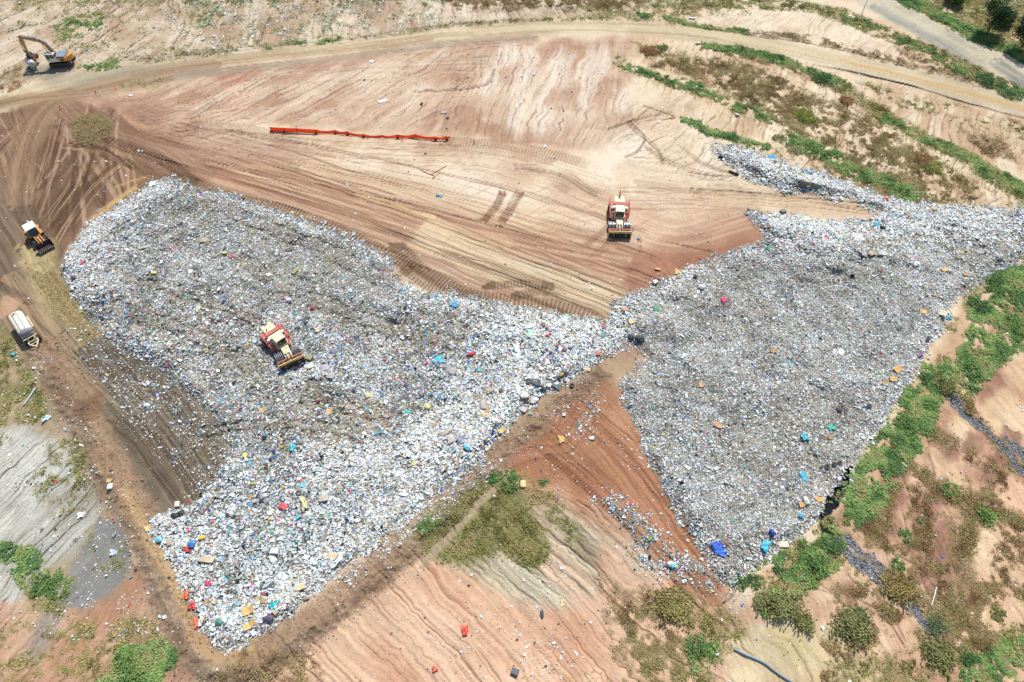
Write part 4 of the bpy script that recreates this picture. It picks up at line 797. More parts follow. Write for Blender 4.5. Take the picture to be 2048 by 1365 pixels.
    [MB().cyl((sx*.78, .4, 2.9), (sx*1.25, .5, 2.9), .02, 6).box(*sorted((sx*1.2, sx*1.4)), .47, .52, 2.7, 3.1).build('mirror', DARK, cb) for sx in (-1, 1)]
    return r
c1 = compactor(1236, 446, head(-.03, -1), 'cream and red compactor with toothed wheels parked alone on bare tan soil', True)
c2 = compactor(571, 699, head(.505, -.863), 'cream and red compactor with toothed wheels standing on top of the rubbish', False)
def articulate(root, deg):      # the machine bends at its centre joint: everything behind the joint swings
    pv = Matrix.Translation((0, .55, 0)); R_ = pv @ Matrix.Rotation(math.radians(deg), 4, 'Z') @ pv.inverted()
    for ch in root.children:
        ys = [q.co.y for q in ch.data.vertices]
        if (min(ys)+max(ys))/2 < .6: ch.matrix_local = R_
articulate(c2, 13); articulate(c1, -3)
# ---- wheel loader
def tyre(parent, c, r, w_, rim, name='wheel'):
    x, y, z = c; m = MB(); n = 24; ri = r*.55
    prof = [(-w_/2, ri), (-w_/2, r*.9), (-w_*.38, r), (w_*.38, r), (w_/2, r*.9), (w_/2, ri)]
    vs = []; 
    for k in range(n):
        t = 6.28318*k/n
        for px, pr in prof: vs.append((x+px, y+math.cos(t)*pr, z+math.sin(t)*pr))
    L = len(prof); fs = [(k*L+i, k*L+(i+1) % L, ((k+1) % n)*L+(i+1) % L, ((k+1) % n)*L+i) for k in range(n) for i in range(L)]
    m.add(vs, fs); o = m.build(name, DARK, parent)
    MB().cyl((x-w_*.36, y, z), (x+w_*.36, y, z), ri*1.01, 16).build('rim', rim, o); return o
r = empty('wheel_loader', P(80, 480), head(.69, -.72), 'orange wheel loader with white roof and raised muddy toothed bucket', 'loader')
r.scale = (.93, .9, .93)
for sx in (-1, 1):
    for yy in (1.75, -1.55): tyre(r, (sx*1.12, yy, .78), .78, .6, ORAN)
MB().prism([(-3.6, .9), (-3.6, 1.7), (-1.5, 2.0), (.1, 1.9), (.3, .7), (-.8, .6)], -.75, .75).build('engine_hood', ORAN, r, .05)
MB().box(-.95, .95, -3.9, -3.5, .7, 1.6).build('counterweight', DSTEEL, r, .05)
for sx in (-1, 1):
    MB().prism([(-2.5, 1.5), (-2.3, 1.75), (-.6, 1.75), (.1, 1.3), (0, 1.22), (-.65, 1.65), (-2.25, 1.65)], *sorted((sx*.76, sx*1.4))).build('fender', ORAN, r, .02)
    MB().prism([(.6, 1.5), (.9, 1.95), (2.3, 1.75), (3.35, 1.0), (3.2, .8), (2.2, 1.4), (.9, 1.55)], *sorted((sx*.38, sx*.56))).build('lift_arm', ORAN, r, .02)
    MB().cyl((sx*.47, .5, 1.0), (sx*.47, 2.2, 1.35), .08, 8).build('lift_cylinder', STEEL, r)
MB().box(-.5, .5, .3, 2.2, .6, 1.35).build('front_frame', ORAN, r, .05)
MB().box(-.22, .22, .85, 1.5, 1.4, 1.7).build('valve_cover', GREYP, r, .03)
MB().prism([(1.2, 1.5), (1.7, 2.1), (2.7, 1.9), (3.4, 1.5), (3.3, 1.35), (2.6, 1.65), (1.8, 1.8)], -.13, .13).build('tilt_link', ORAN, r, .02)
bk = MB().prism([(3.2, .75), (3.2, 1.75), (3.28, 1.75), (3.38, .9), (3.75, .62), (4.75, .95), (4.78, .88), (3.7, .48), (3.35, .55)], -1.5, 1.5).build('bucket', BROWNS, r)
[MB().prism([(3.2, .75), (3.2, 1.75), (3.6, 1.65), (4.75, .95), (3.7, .48), (3.35, .55)], *sorted((sx*1.49, sx*1.55))).build('side_plate', BROWNS, bk) for sx in (-1, 1)]
for i in range(8): MB().box(-1.42+i*.4-.07, -1.42+i*.4+.07, 4.7, 5.02, .87, .95, (.04, 0)).build('tooth', STEEL, bk)
cb = MB().box(-.78, .78, -1.5, .35, 1.85, 2.1).box(-.78, -.7, .1, .2, 2.1, 3.15).box(.7, .78, .1, .2, 2.1, 3.15).box(-.78, -.7, -1.5, -1.4, 2.1, 3.15).box(.7, .78, -1.5, -1.4, 2.1, 3.15).build('cab', DARK, r)
MB().prism([(-1.42, 2.1), (-1.42, 3.15), (.05, 3.15), (.75, 2.1), (.7, 1.95)], -.72, .72).build('window', GLASS, cb)
MB().box(-1.1, 1.1, -2.1, .15, 3.17, 3.32, (.08, .08)).build('roof', WHITE, cb, .04)
[MB().cyl((sx*.78, .1, 2.7), (sx*1.35, .2, 2.7), .025, 6).box(*sorted((sx*1.3, sx*1.55)), .18, .25, 2.5, 2.95).build('mirror', DARK, cb) for sx in (-1, 1)]
# ---- tank trailers
def oval_tank(m, y0, y1, rx, rz, z, n=24, ends=.35):
    rg = [(y0-ends, .35), (y0-ends*.7, .75), (y0, 1), (y1, 1), (y1+ends*.7, .75), (y1+ends, .35)]; vs = []
    for y, f in rg:
        for k in range(n):
            t = 6.28318*k/n; cx, cz = math.cos(t), math.sin(t); q = lambda a: math.copysign(abs(a)**.8, a)
            vs.append((q(cx)*rx*f, y, z+q(cz)*rz*f))
    fs = [(i*n+k, i*n+(k+1) % n, (i+1)*n+(k+1) % n, (i+1)*n+k) for i in range(len(rg)-1) for k in range(n)]
    m.add(vs, fs+[tuple(range(n)), tuple(range((len(rg)-1)*n, len(rg)*n))[::-1]])
r = empty('water_tank_trailer', P(57, 664), head(.67, -.74), 'white rust-stained water tank trailer with cream drawbar beside the haul track', 'tank trailer')
m = MB(); oval_tank(m, -2.6, 2.0, 1.12, .85, 2.0, 28, .3); tk = m.build('tank', RUSTW, r, smooth=True)
MB().box(-.34, .34, -2.5, 1.95, 2.84, 2.9).build('walkway', RUSTW, tk); [MB().box(a_, a_+.05, -2.5, 1.95, 2.84, 2.95).build('walkway_edge', DSTEEL, tk) for a_ in (-.4, .35)]
MB().cyl((0, -2.0, 2.9), (0, -2.0, 3.04), .3, 16).build('manhole', RUSTW, tk); MB().cyl((0, -2.0, 3.045), (0, -2.0, 3.06), .2, 14).build('opening', BLACKP, tk)
m = MB(); oval_tank(m, 2.02, 2.2, 1.14, .87, 2.0, 28, .5); m.build('end_dome', DGREY, tk, smooth=True)
MB().box(-.6, -.45, -2.8, 3.2, .85, 1.12).box(.45, .6, -2.8, 3.2, .85, 1.12).box(-.6, .6, -2.8, -2.65, .85, 1.12).box(-1.15, 1.15, 2.95, 3.05, 1.5, 1.6).build('chassis', CREAM, r, .02)
for sx in (-1, 1):
    for yy in (-1.7, 2.75): tyre(r, (sx*1.0, yy, .5), .5, .32, CREAM)
    MB().box(*sorted((sx*1.1, sx*1.3)), -2.2, .6, 1.1, 1.16).build('side_step', CREAM, r)
m = MB()
for sx in (-1, 1): m.tube([(sx*.75, 3.2, .9), (sx*.72, 3.7, .8), (sx*.12, 4.4, .7)], .09, 8)
m.box(-.75, .75, 3.15, 3.3, .8, .95).box(-.5, .5, 3.72, 3.82, .72, .86).cyl((0, 4.3, .7), (0, 4.75, .68), .08, 8); m.build('drawbar', CREAM, r)
m = MB().box(-1.0, 1.0, 2.62, 2.7, 1.9, 1.97)
for i in range(9): m.box(-.9+i*.22-.03, -.9+i*.22+.03, 2.64, 3.0, 1.5, 1.56)
m.cyl((-.95, 2.66, 1.0), (-.95, 2.66, 1.95), .04, 6).cyl((.95, 2.66, 1.0), (.95, 2.66, 1.95), .04, 6); m.build('ladder_rack', CREAM, r)
r = empty('fuel_bowser', P(67, 135), head(.70, -.62), 'small grey two-wheeled tank trailer under the raised excavator bucket', 'tank trailer')
m = MB(); oval_tank(m, -1.3, 1.2, .72, .66, 1.25, 22, .22); tk = m.build('tank', mat('dull silver tank', (196, 198, 190), .45, .1, .15, 2), r, smooth=True)
MB().box(-.3, .3, -1.2, -.5, 1.9, 2.0).cyl((0, .3, 1.9), (0, .3, 2.05), .2, 10).build('hatch', GREYP, tk)
MB().box(-.5, -.4, -1.4, 1.5, .5, .62).box(.4, .5, -1.4, 1.5, .5, .62).box(-.95, -.85, -.9, .6, .95, 1.02).box(.85, .95, -.9, .6, .95, 1.02).build('chassis', WHITE, r)
MB().tube([(-.45, 1.5, .56), (0, 2.5, .5)], .05, 6).tube([(.45, 1.5, .56), (0, 2.5, .5)], .05, 6).cyl((0, 2.4, .52), (0, 2.9, .5), .05, 6).cyl((0, 2.5, .0), (0, 2.5, .7), .04, 6).build('drawbar', CREAM, r)
for sx in (-1, 1): tyre(r, (sx*.85, -.1, .36), .36, .22, WHITE)
# ---- excavator
r = empty('excavator', P(127, 127), head(-1, -.06), 'orange tracked excavator with white and glass cab and bent boom over a small tank', 'excavator')
for sx in (-1, 1):
    pr = []
    for k in range(9): t = math.pi/2+math.pi*k/8; pr.append((-2.0+math.cos(t)*.48, .5+math.sin(t)*.48))
    for k in range(9): t = -math.pi/2+math.pi*k/8; pr.append((2.0+math.cos(t)*.48, .5+math.sin(t)*.48))
    tr = MB().prism(pr, *sorted((sx*1.0, sx*1.6))).build('track', DSTEEL, r)
    sh = MB()
    for k in range(20): y = -2.2+k*.23; sh.box(*sorted((sx*.98, sx*1.62)), y, y+.06, .97, 1.04)
    sh.build('track_shoes', DARK, tr)
    for k in range(4): MB().cyl((sx*1.58, -1.5+k, .45), (sx*1.68, -1.5+k, .45), .22, 12).build('track_roller', BROWNS, tr)
MB().box(-1.0, 1.0, -1.0, 1.0, .5, 1.15).cyl((0, 0, 1.1), (0, 0, 1.35), .8, 20).build('undercarriage', DSTEEL, r)
hs = MB().box(-1.45, 1.45, -1.9, 1.6, 1.35, 2.25).build('house', ORAN, r, .06)
n = 10; arc = [(-1.5+3.0*i/n, -1.9-1.15*math.sin(math.pi*(.12+.76*i/n))) for i in range(n+1)]
vs = [(x, y, z) for z in (1.3, 2.55) for x, y in arc]; L = n+1
MB().add(vs, [tuple(range(L))[::-1], tuple(range(L, 2*L))]+[(i, (i+1) % L, L+(i+1) % L, L+i) for i in range(L)]).build('counterweight', ORAN, r, .08)
m = MB()
for i in range(6): m.box(-1.3, 1.2, -1.8+i*.33, -1.8+i*.33+.29, 2.25, 2.55)
m.build('engine_cover', GREYP, hs, .03)
MB().prism([(-.5, 1.4), (1.55, 1.4), (1.55, 2.2), (.1, 2.2)], -1.49, -1.462).build('side_panel', WHITE, hs)
MB().prism([(-1.5, 1.8), (-1.1, 2.1), (-.7, 1.8), (-1.1, 1.5)], 1.455, 1.475).prism([(-1.5, 1.8), (-1.1, 2.1), (-.7, 1.8), (-1.1, 1.5)], -1.475, -1.455).build('badge', BLACKP, hs)
# the cab is on the operator's left: local -x when facing +y, which faces the camera here
cb = MB().box(-1.45, -.5, .25, 2.35, 1.35, 1.95).box(-1.45, -1.37, 2.2, 2.3, 1.95, 3.1).box(-.58, -.5, 2.2, 2.3, 1.95, 3.1).box(-1.45, -1.37, .3, .4, 1.95, 3.1).box(-.58, -.5, .3, .4, 1.95, 3.1).box(-1.45, -1.38, 1.2, 1.3, 1.95, 3.1).build('cab', WHITE, r, .02)
MB().box(-1.42, -.53, .33, 2.27, 1.95, 3.08).build('window', GLASS, cb); MB().box(-1.5, -.45, .2, 2.4, 3.1, 3.2, (.06, .06)).build('roof', mat('silver roof', (200, 206, 204), .35, .2, .1), cb, .02)
MB().box(-1.1, -.8, .7, 1.4, 3.2, 3.24).build('hatch', GLASS, cb)
bo = [(.5, 1.9), (.4, 2.5), (1.3, 5.3), (2.1, 6.0), (6.0, 6.75), (6.15, 6.45), (2.5, 5.3), (1.9, 4.7), (1.2, 1.9)]
bm = MB().prism(bo, -.05, .45).build('boom', ORAN, r, .04)
MB().prism([(p[0]-.02, p[1]+.06) for p in bo[1:5]]+[(p[0]-.02, p[1]) for p in bo[4:0:-1]], .02, .38).build('boom_top_plate', GREYP, bm)
MB().prism([(5.6, 7.1), (6.2, 7.1), (6.5, 6.4), (6.65, 2.6), (6.35, 2.6), (5.75, 6.1)], -.0, .4).build('stick', ORAN, r, .04)
for x in (-.2, .6): MB().cyl((x, 1.7, 2.0), (x, 2.1, 5.0), .1, 10).build('boom_cylinder', STEEL, r)
MB().cyl((.2, 2.8, 6.35), (.2, 5.7, 7.05), .1, 10).build('stick_cylinder', STEEL, r); MB().cyl((.2, 6.65, 6.0), (.2, 7.1, 3.4), .09, 10).build('bucket_cylinder', STEEL, r)
MB().prism([(7.2, 3.4), (6.9, 3.4), (6.3, 2.5), (6.6, 2.2)], .05, .35).build('bucket_linkage', DSTEEL, r)
bk = MB().prism([(6.9, 2.6), (6.2, 2.6), (5.9, 2.2), (5.05, 2.1), (5.2, 1.4), (5.8, .95), (6.5, 1.1), (6.85, 1.7)], -.5, .9).build('bucket', BROWNS, r)
[MB().prism([(6.1, 1.9), (5.1, 2.05), (5.05, 1.5), (5.4, .9), (6.0, .8), (6.2, 1.2)], a_, a_+.06).build('side_plate', ORAN, bk) for a_ in (-.56, .9)]
# ---- orange mesh fence
FP = [(541.8, 262.8), (568.7, 264.3), (594.4, 266.2), (632.3, 268), (671.3, 268.7), (695.3, 271.3), (727, 275.7), (764.3, 278), (795.7, 278), (831, 277), (871, 281.8), (893.8, 281.8), (900, 278.5)]
fw = [P(*q) for q in FP]; r = empty('safety_fence', fw[6], 0, 'long sagging orange mesh safety fence on short posts across the bare platform', 'fence'); o0 = fw[6]
fh = [1.15, 1.15, 1.1, .95, .8, .85, .75, .7, .9, 1.0, .9, 1.0, .7]; ln = [0, 0, 0, .25, .5, .45, .35, .6, .3, .2, .1, 0, 0]
for i in range(len(fw)):
    a = fw[i]-o0; MB().cyl((a.x, a.y, -.05), (a.x, a.y+ln[i]*.5, fh[i]+.05), .035, 6).build('post', DSTEEL, r)
    if i < 12: MB().tube([(a.x, a.y, 0), (a.x, a.y, .12), (a.x, a.y, .25)], [.28, .26, .12], 10).build('base_block', BLACKP if i not in (2, 7, 9) else WHITE, r)
    if i+1 < len(fw):
        b = fw[i+1]-o0; m = MB(); n = 6; vs = []
        rr = random.Random(i)
        for k in range(n+1):
            t = k/n; s_ = math.sin(t*math.pi); q = a.lerp(b, t); hh = (fh[i]*(1-t)+fh[i+1]*t)-s_*(.34 if i > 2 else .06); l_ = (ln[i]*(1-t)+ln[i+1]*t)
            for j in range(4): z = j/3; vs.append((q.x, q.y+l_*z*.5+s_*.12*math.sin(z*3.1)*(1 if i > 2 else .3)*rr.uniform(-1, 1), .06+hh*z))
        m.add(vs, [(k*4+j, (k+1)*4+j, (k+1)*4+j+1, k*4+j+1) for k in range(n) for j in range(3)])
        p = m.build('mesh_panel', ORNET, r, smooth=True); sdm = p.modifiers.new('thickness', 'SOLIDIFY'); sdm.thickness = .02
# ---- flags and stakes
FLAG = mat('pink marker', (236, 90, 96), .6); FRED = mat('red marker', (214, 50, 40), .6)
def marker(u, v, h, label, m, s=.5, name='marker_stake', cat='marker'):
    r = empty(name, P(u, v), rr.uniform(0, 3), label, cat); MB().cyl((0, 0, 0), (.08, 0, h), .04, 6).build('stake', WHITE, r)
    MB().add([(0.06, 0, h), (s, .1, h*.85), (s*.8, .3, h*.35), (.05, .05, h*.45), (s*.3, .1, h*.4), (s*1.2, -.1, .1)], [(0, 1, 2, 3), (3, 2, 5, 4)]).build('ribbon', m, r).modifiers.new('thickness', 'SOLIDIFY').thickness = .015
marker(120, 222, .9, 'pink ribbon marker at the edge of the yard, nearest the straw', FLAG, .9); marker(195, 188, .8, 'thin pink ribbon marker below the road bend, middle of the pink ones', FLAG, .4); marker(232, 182, .8, 'pink ribbon marker below the road, farthest right of the pink ones', FLAG, .8)
marker(806, 283, .8, 'small red marker standing in front of the orange mesh fence', FRED, .35); marker(949, 287, 1.1, 'thin red stake just right of the orange mesh fence', FRED, .2)
# pole by the service road
r = empty('utility_pole', P(1725, 24), 0, 'thin grey pole beside the gravel road at the top edge', 'pole'); MB().cyl((0, 0, 0), (0, 0, 7), .08, 8).build('mast', GREYP, r); MB().box(-.5, .5, -.05, .05, 6.3, 6.4).build('crossarm', GREYP, r)
# pipes
def pipe(pts, rad, mtl, name, label, cat='pipe', z=.1):
    w_ = [P(*q) for q in smooth_path(pts, 4)]; a = w_[0].copy(); m = MB().tube([tuple(q-a+Vector((0, 0, z+rad*.6))) for q in w_], rad, 8); o = m.build(name, mtl, None, smooth=True); o.location = a; tag(o, label, cat)
pipe([(1468, 1299), (1490, 1310), (1525, 1325), (1545, 1340), (1562, 1352), (1585, 1366)], .16, mat('grey blue hose', (138, 152, 164), .5), 'drain_hose', 'grey-blue hose running down the pale slope at the bottom edge', 'hose')
pipe([(72, 777), (62, 793), (48, 812)], .13, mat('pale grey pipe', (206, 210, 214), .5), 'drain_pipe', 'straight pale grey pipe lying on the grassy left slope')
pipe([(1872, 1175), (1868, 1192), (1862, 1212)], .07, WHITE, 'drain_pipe', 'thin white pipe lying between the dry furrows at lower right')
pipe([(1457, 344), (1477, 351)], .2, BLACKP, 'drain_pipe', 'short black pipe at the edge of the upper rubbish arm')
pipe([(1803, 925), (1808, 931), (1814, 935)], .08, WHITE, 'drain_pipe', 'small white pipe end beside the green bank on the right')
# branches
WOOD = mat('dry wood', (206, 164, 108), .8)
for i, (q, lab) in enumerate([([(862, 350), (880, 340), (893, 332)], 'long pale branch in the small pile of sticks on the platform'), ([(838, 338), (850, 345), (868, 352)], 'bent pale branch, leftmost in the pile of sticks on the platform'), ([(865, 358), (882, 345)], 'short broken branch, lowest in the pile of sticks on the platform')]):
    pipe(q, .09, WOOD, 'branch', lab, 'branch', .05)
# ================================================================== SINGLE PIECES OF RUBBISH
MC = {}
def cm(c, rough=.6):
    if c not in MC: MC[c] = mat('cast off material', tuple(q*.84+168*.16 for q in c), rough, noise=.3, scale=2.0)
    return MC[c]
def sheet(w_, l_, crum, rnd_, fold=0):
    m = MB(); n = 8; vs = []; ph = [rnd_.uniform(0, 6) for _ in range(6)]
    for i in range(n+1):
        for j in range(n+1):
            a, b = i/n*2-1, j/n*2-1; e = 1+.18*math.sin(3*math.atan2(b, a)+ph[0])+.1*math.sin(5*math.atan2(b, a)+ph[1])
            z = crum*(math.sin(a*5+ph[2]+b*2)*.5+math.sin(b*6+ph[3]-a*3)*.5+math.sin((a+b)*9+ph[4])*.25)+crum*.9+rnd_.uniform(-.3, .3)*crum
            vs.append((a*w_/2*e, b*l_/2*e, max(z, .02)))
    m.add(vs, [(i*(n+1)+j, (i+1)*(n+1)+j, (i+1)*(n+1)+j+1, i*(n+1)+j+1) for i in range(n) for j in range(n)]); return m
def blob(w_, l_, h_, rnd_, k=.18, sq=1.0, tie=False):
    m = MB(); n, q = 14, 9; vs = []; ph = [rnd_.uniform(0, 6) for _ in range(4)]
    P2 = lambda a: math.copysign(abs(a)**sq, a)
    for i in range(1, q):
        t = math.pi*i/q
        for j in range(n):
            p = 6.28318*j/n; e = 1+k*(math.sin(p*2+ph[0]+t*2)*.5+math.sin(p*3+ph[1]-t*3)*.4+rnd_.uniform(-.4, .4))
            vs.append((P2(math.sin(t))*P2(math.cos(p))*w_/2*e, P2(math.sin(t))*P2(math.sin(p))*l_/2*e, (P2(math.cos(t))*e+1)*h_/2))
    vs += [(0, 0, h_*(1.35 if tie else 1.0)), (0, 0, 0)]; T_ = len(vs)-2
    fs = [(i*n+j, i*n+(j+1) % n, (i+1)*n+(j+1) % n, (i+1)*n+j) for i in range(q-2) for j in range(n)]
    fs += [(T_, (j+1) % n, j) for j in range(n)]+[(T_+1, (q-2)*n+j, (q-2)*n+(j+1) % n) for j in range(n)]
    m.add(vs, fs); return m
def torus(r_, t_):
    m = MB(); n, q = 20, 8; vs = [((r_+t_*math.cos(6.28318*j/q))*math.cos(6.28318*i/n), (r_+t_*math.cos(6.28318*j/q))*math.sin(6.28318*i/n), t_+t_*math.sin(6.28318*j/q)) for i in range(n) for j in range(q)]
    m.add(vs, [(i*q+j, ((i+1) % n)*q+j, ((i+1) % n)*q+(j+1) % q, i*q+(j+1) % q) for i in range(n) for j in range(q)]); return m
def junk(kind, u, v, w_, l_, c, ang, label, name=None, tilt=.12, cat=None, h=None):
    w_ *= .9; l_ *= .9; R_ = random.Random(int(u*7+v*13)); sm_ = True; thick = 0
    if kind == 'sheet': m = sheet(w_, l_, h or .16, R_); thick = .02; nm = 'plastic_sheet'; ct = 'sheet'
    elif kind == 'cloth': m = sheet(w_, l_, h or .2, R_); thick = .04; nm = 'blanket'; ct = 'cloth'
    elif kind == 'bag': m = blob(w_, l_, h or min(w_, l_)*.55, R_, .22, 1, True); nm = 'plastic_bag'; ct = 'bag'
    elif kind == 'foam': m = blob(w_, l_, h or .3, R_, .05, .45); nm = 'cushion'; ct = 'cushion'
    elif kind == 'mattress': m = blob(w_, l_, h or .28, R_, .03, .3); nm = 'mattress'; ct = 'mattress'
    elif kind == 'carpet': m = blob(w_, l_, h or .4, R_, .16, .7); nm = 'carpet_roll'; ct = 'carpet'
    elif kind == 'tyre': m = torus(w_*.34, w_*.16); nm = 'tyre'; ct = 'tyre'
    elif kind == 'drum': m = MB().tube([(0, -l_/2, w_/2), (0, -l_/2+.02, w_/2), (0, -.15*l_, w_/2), (0, -.13*l_, w_/2), (0, .13*l_, w_/2), (0, .15*l_, w_/2), (0, l_/2-.02, w_/2), (0, l_/2, w_/2)], [w_*.44, w_*.5, w_*.48, w_*.5, w_*.5, w_*.48, w_*.5, w_*.44], 16); nm = 'drum'; ct = 'drum'
    elif kind == 'card':
        sm_ = False; a = R_.uniform(.15, .5); hw = w_/2
        m = MB().add([(-hw, -l_/2, a*.6), (0, -l_/2*1.05, .04), (hw, -l_/2*.8, a), (-hw*.9, l_/2, a*.7), (0, l_/2*.9, .08), (hw*1.05, l_/2, a*.8)], [(0, 1, 4, 3), (1, 2, 5, 4)]); thick = .03; nm = 'cardboard_sheet'; ct = 'cardboard'
    elif kind == 'box':
        sm_ = False; hh = h or .5; m = MB().box(-w_/2, w_/2, -l_/2, l_/2, 0, hh).box(-w_/2+.04, w_/2-.04, -l_/2+.04, l_/2-.04, hh, hh+.03); nm = 'crate'; ct = 'box'
    elif kind == 'board':
        sm_ = False; m = MB().prism([(-l_/2, .06), (-l_*.2, .12), (l_*.2, .1), (l_/2, .02), (l_/2, .08), (l_*.2, .17), (-l_*.2, .19), (-l_/2, .12)], -w_/2, w_/2); nm = 'board'; ct = 'board'
    p = P(u, v); o = m.build(name or nm, cm(c), None, smooth=sm_); 
    if thick: o.modifiers.new('thickness', 'SOLIDIFY').thickness = thick
    if kind in ('box', 'board'): q = o.modifiers.new('bevel', 'BEVEL'); q.width = .03; q.segments = 1
    o.location = p+Vector((0, 0, .14 if TR_[int((v-vsr[0])/STEP), int((u-us[0])/STEP)] > .5 else .02)); o.rotation_euler = (R_.uniform(-tilt, tilt), R_.uniform(-tilt, tilt), math.radians(ang))
    tag(o, label, cat or ct); return o
CY = (30, 185, 215); CB = (30, 110, 205); TAN = (214, 172, 104); CARD = (200, 160, 102); GRY = (160, 158, 152); WH = (240, 240, 236)
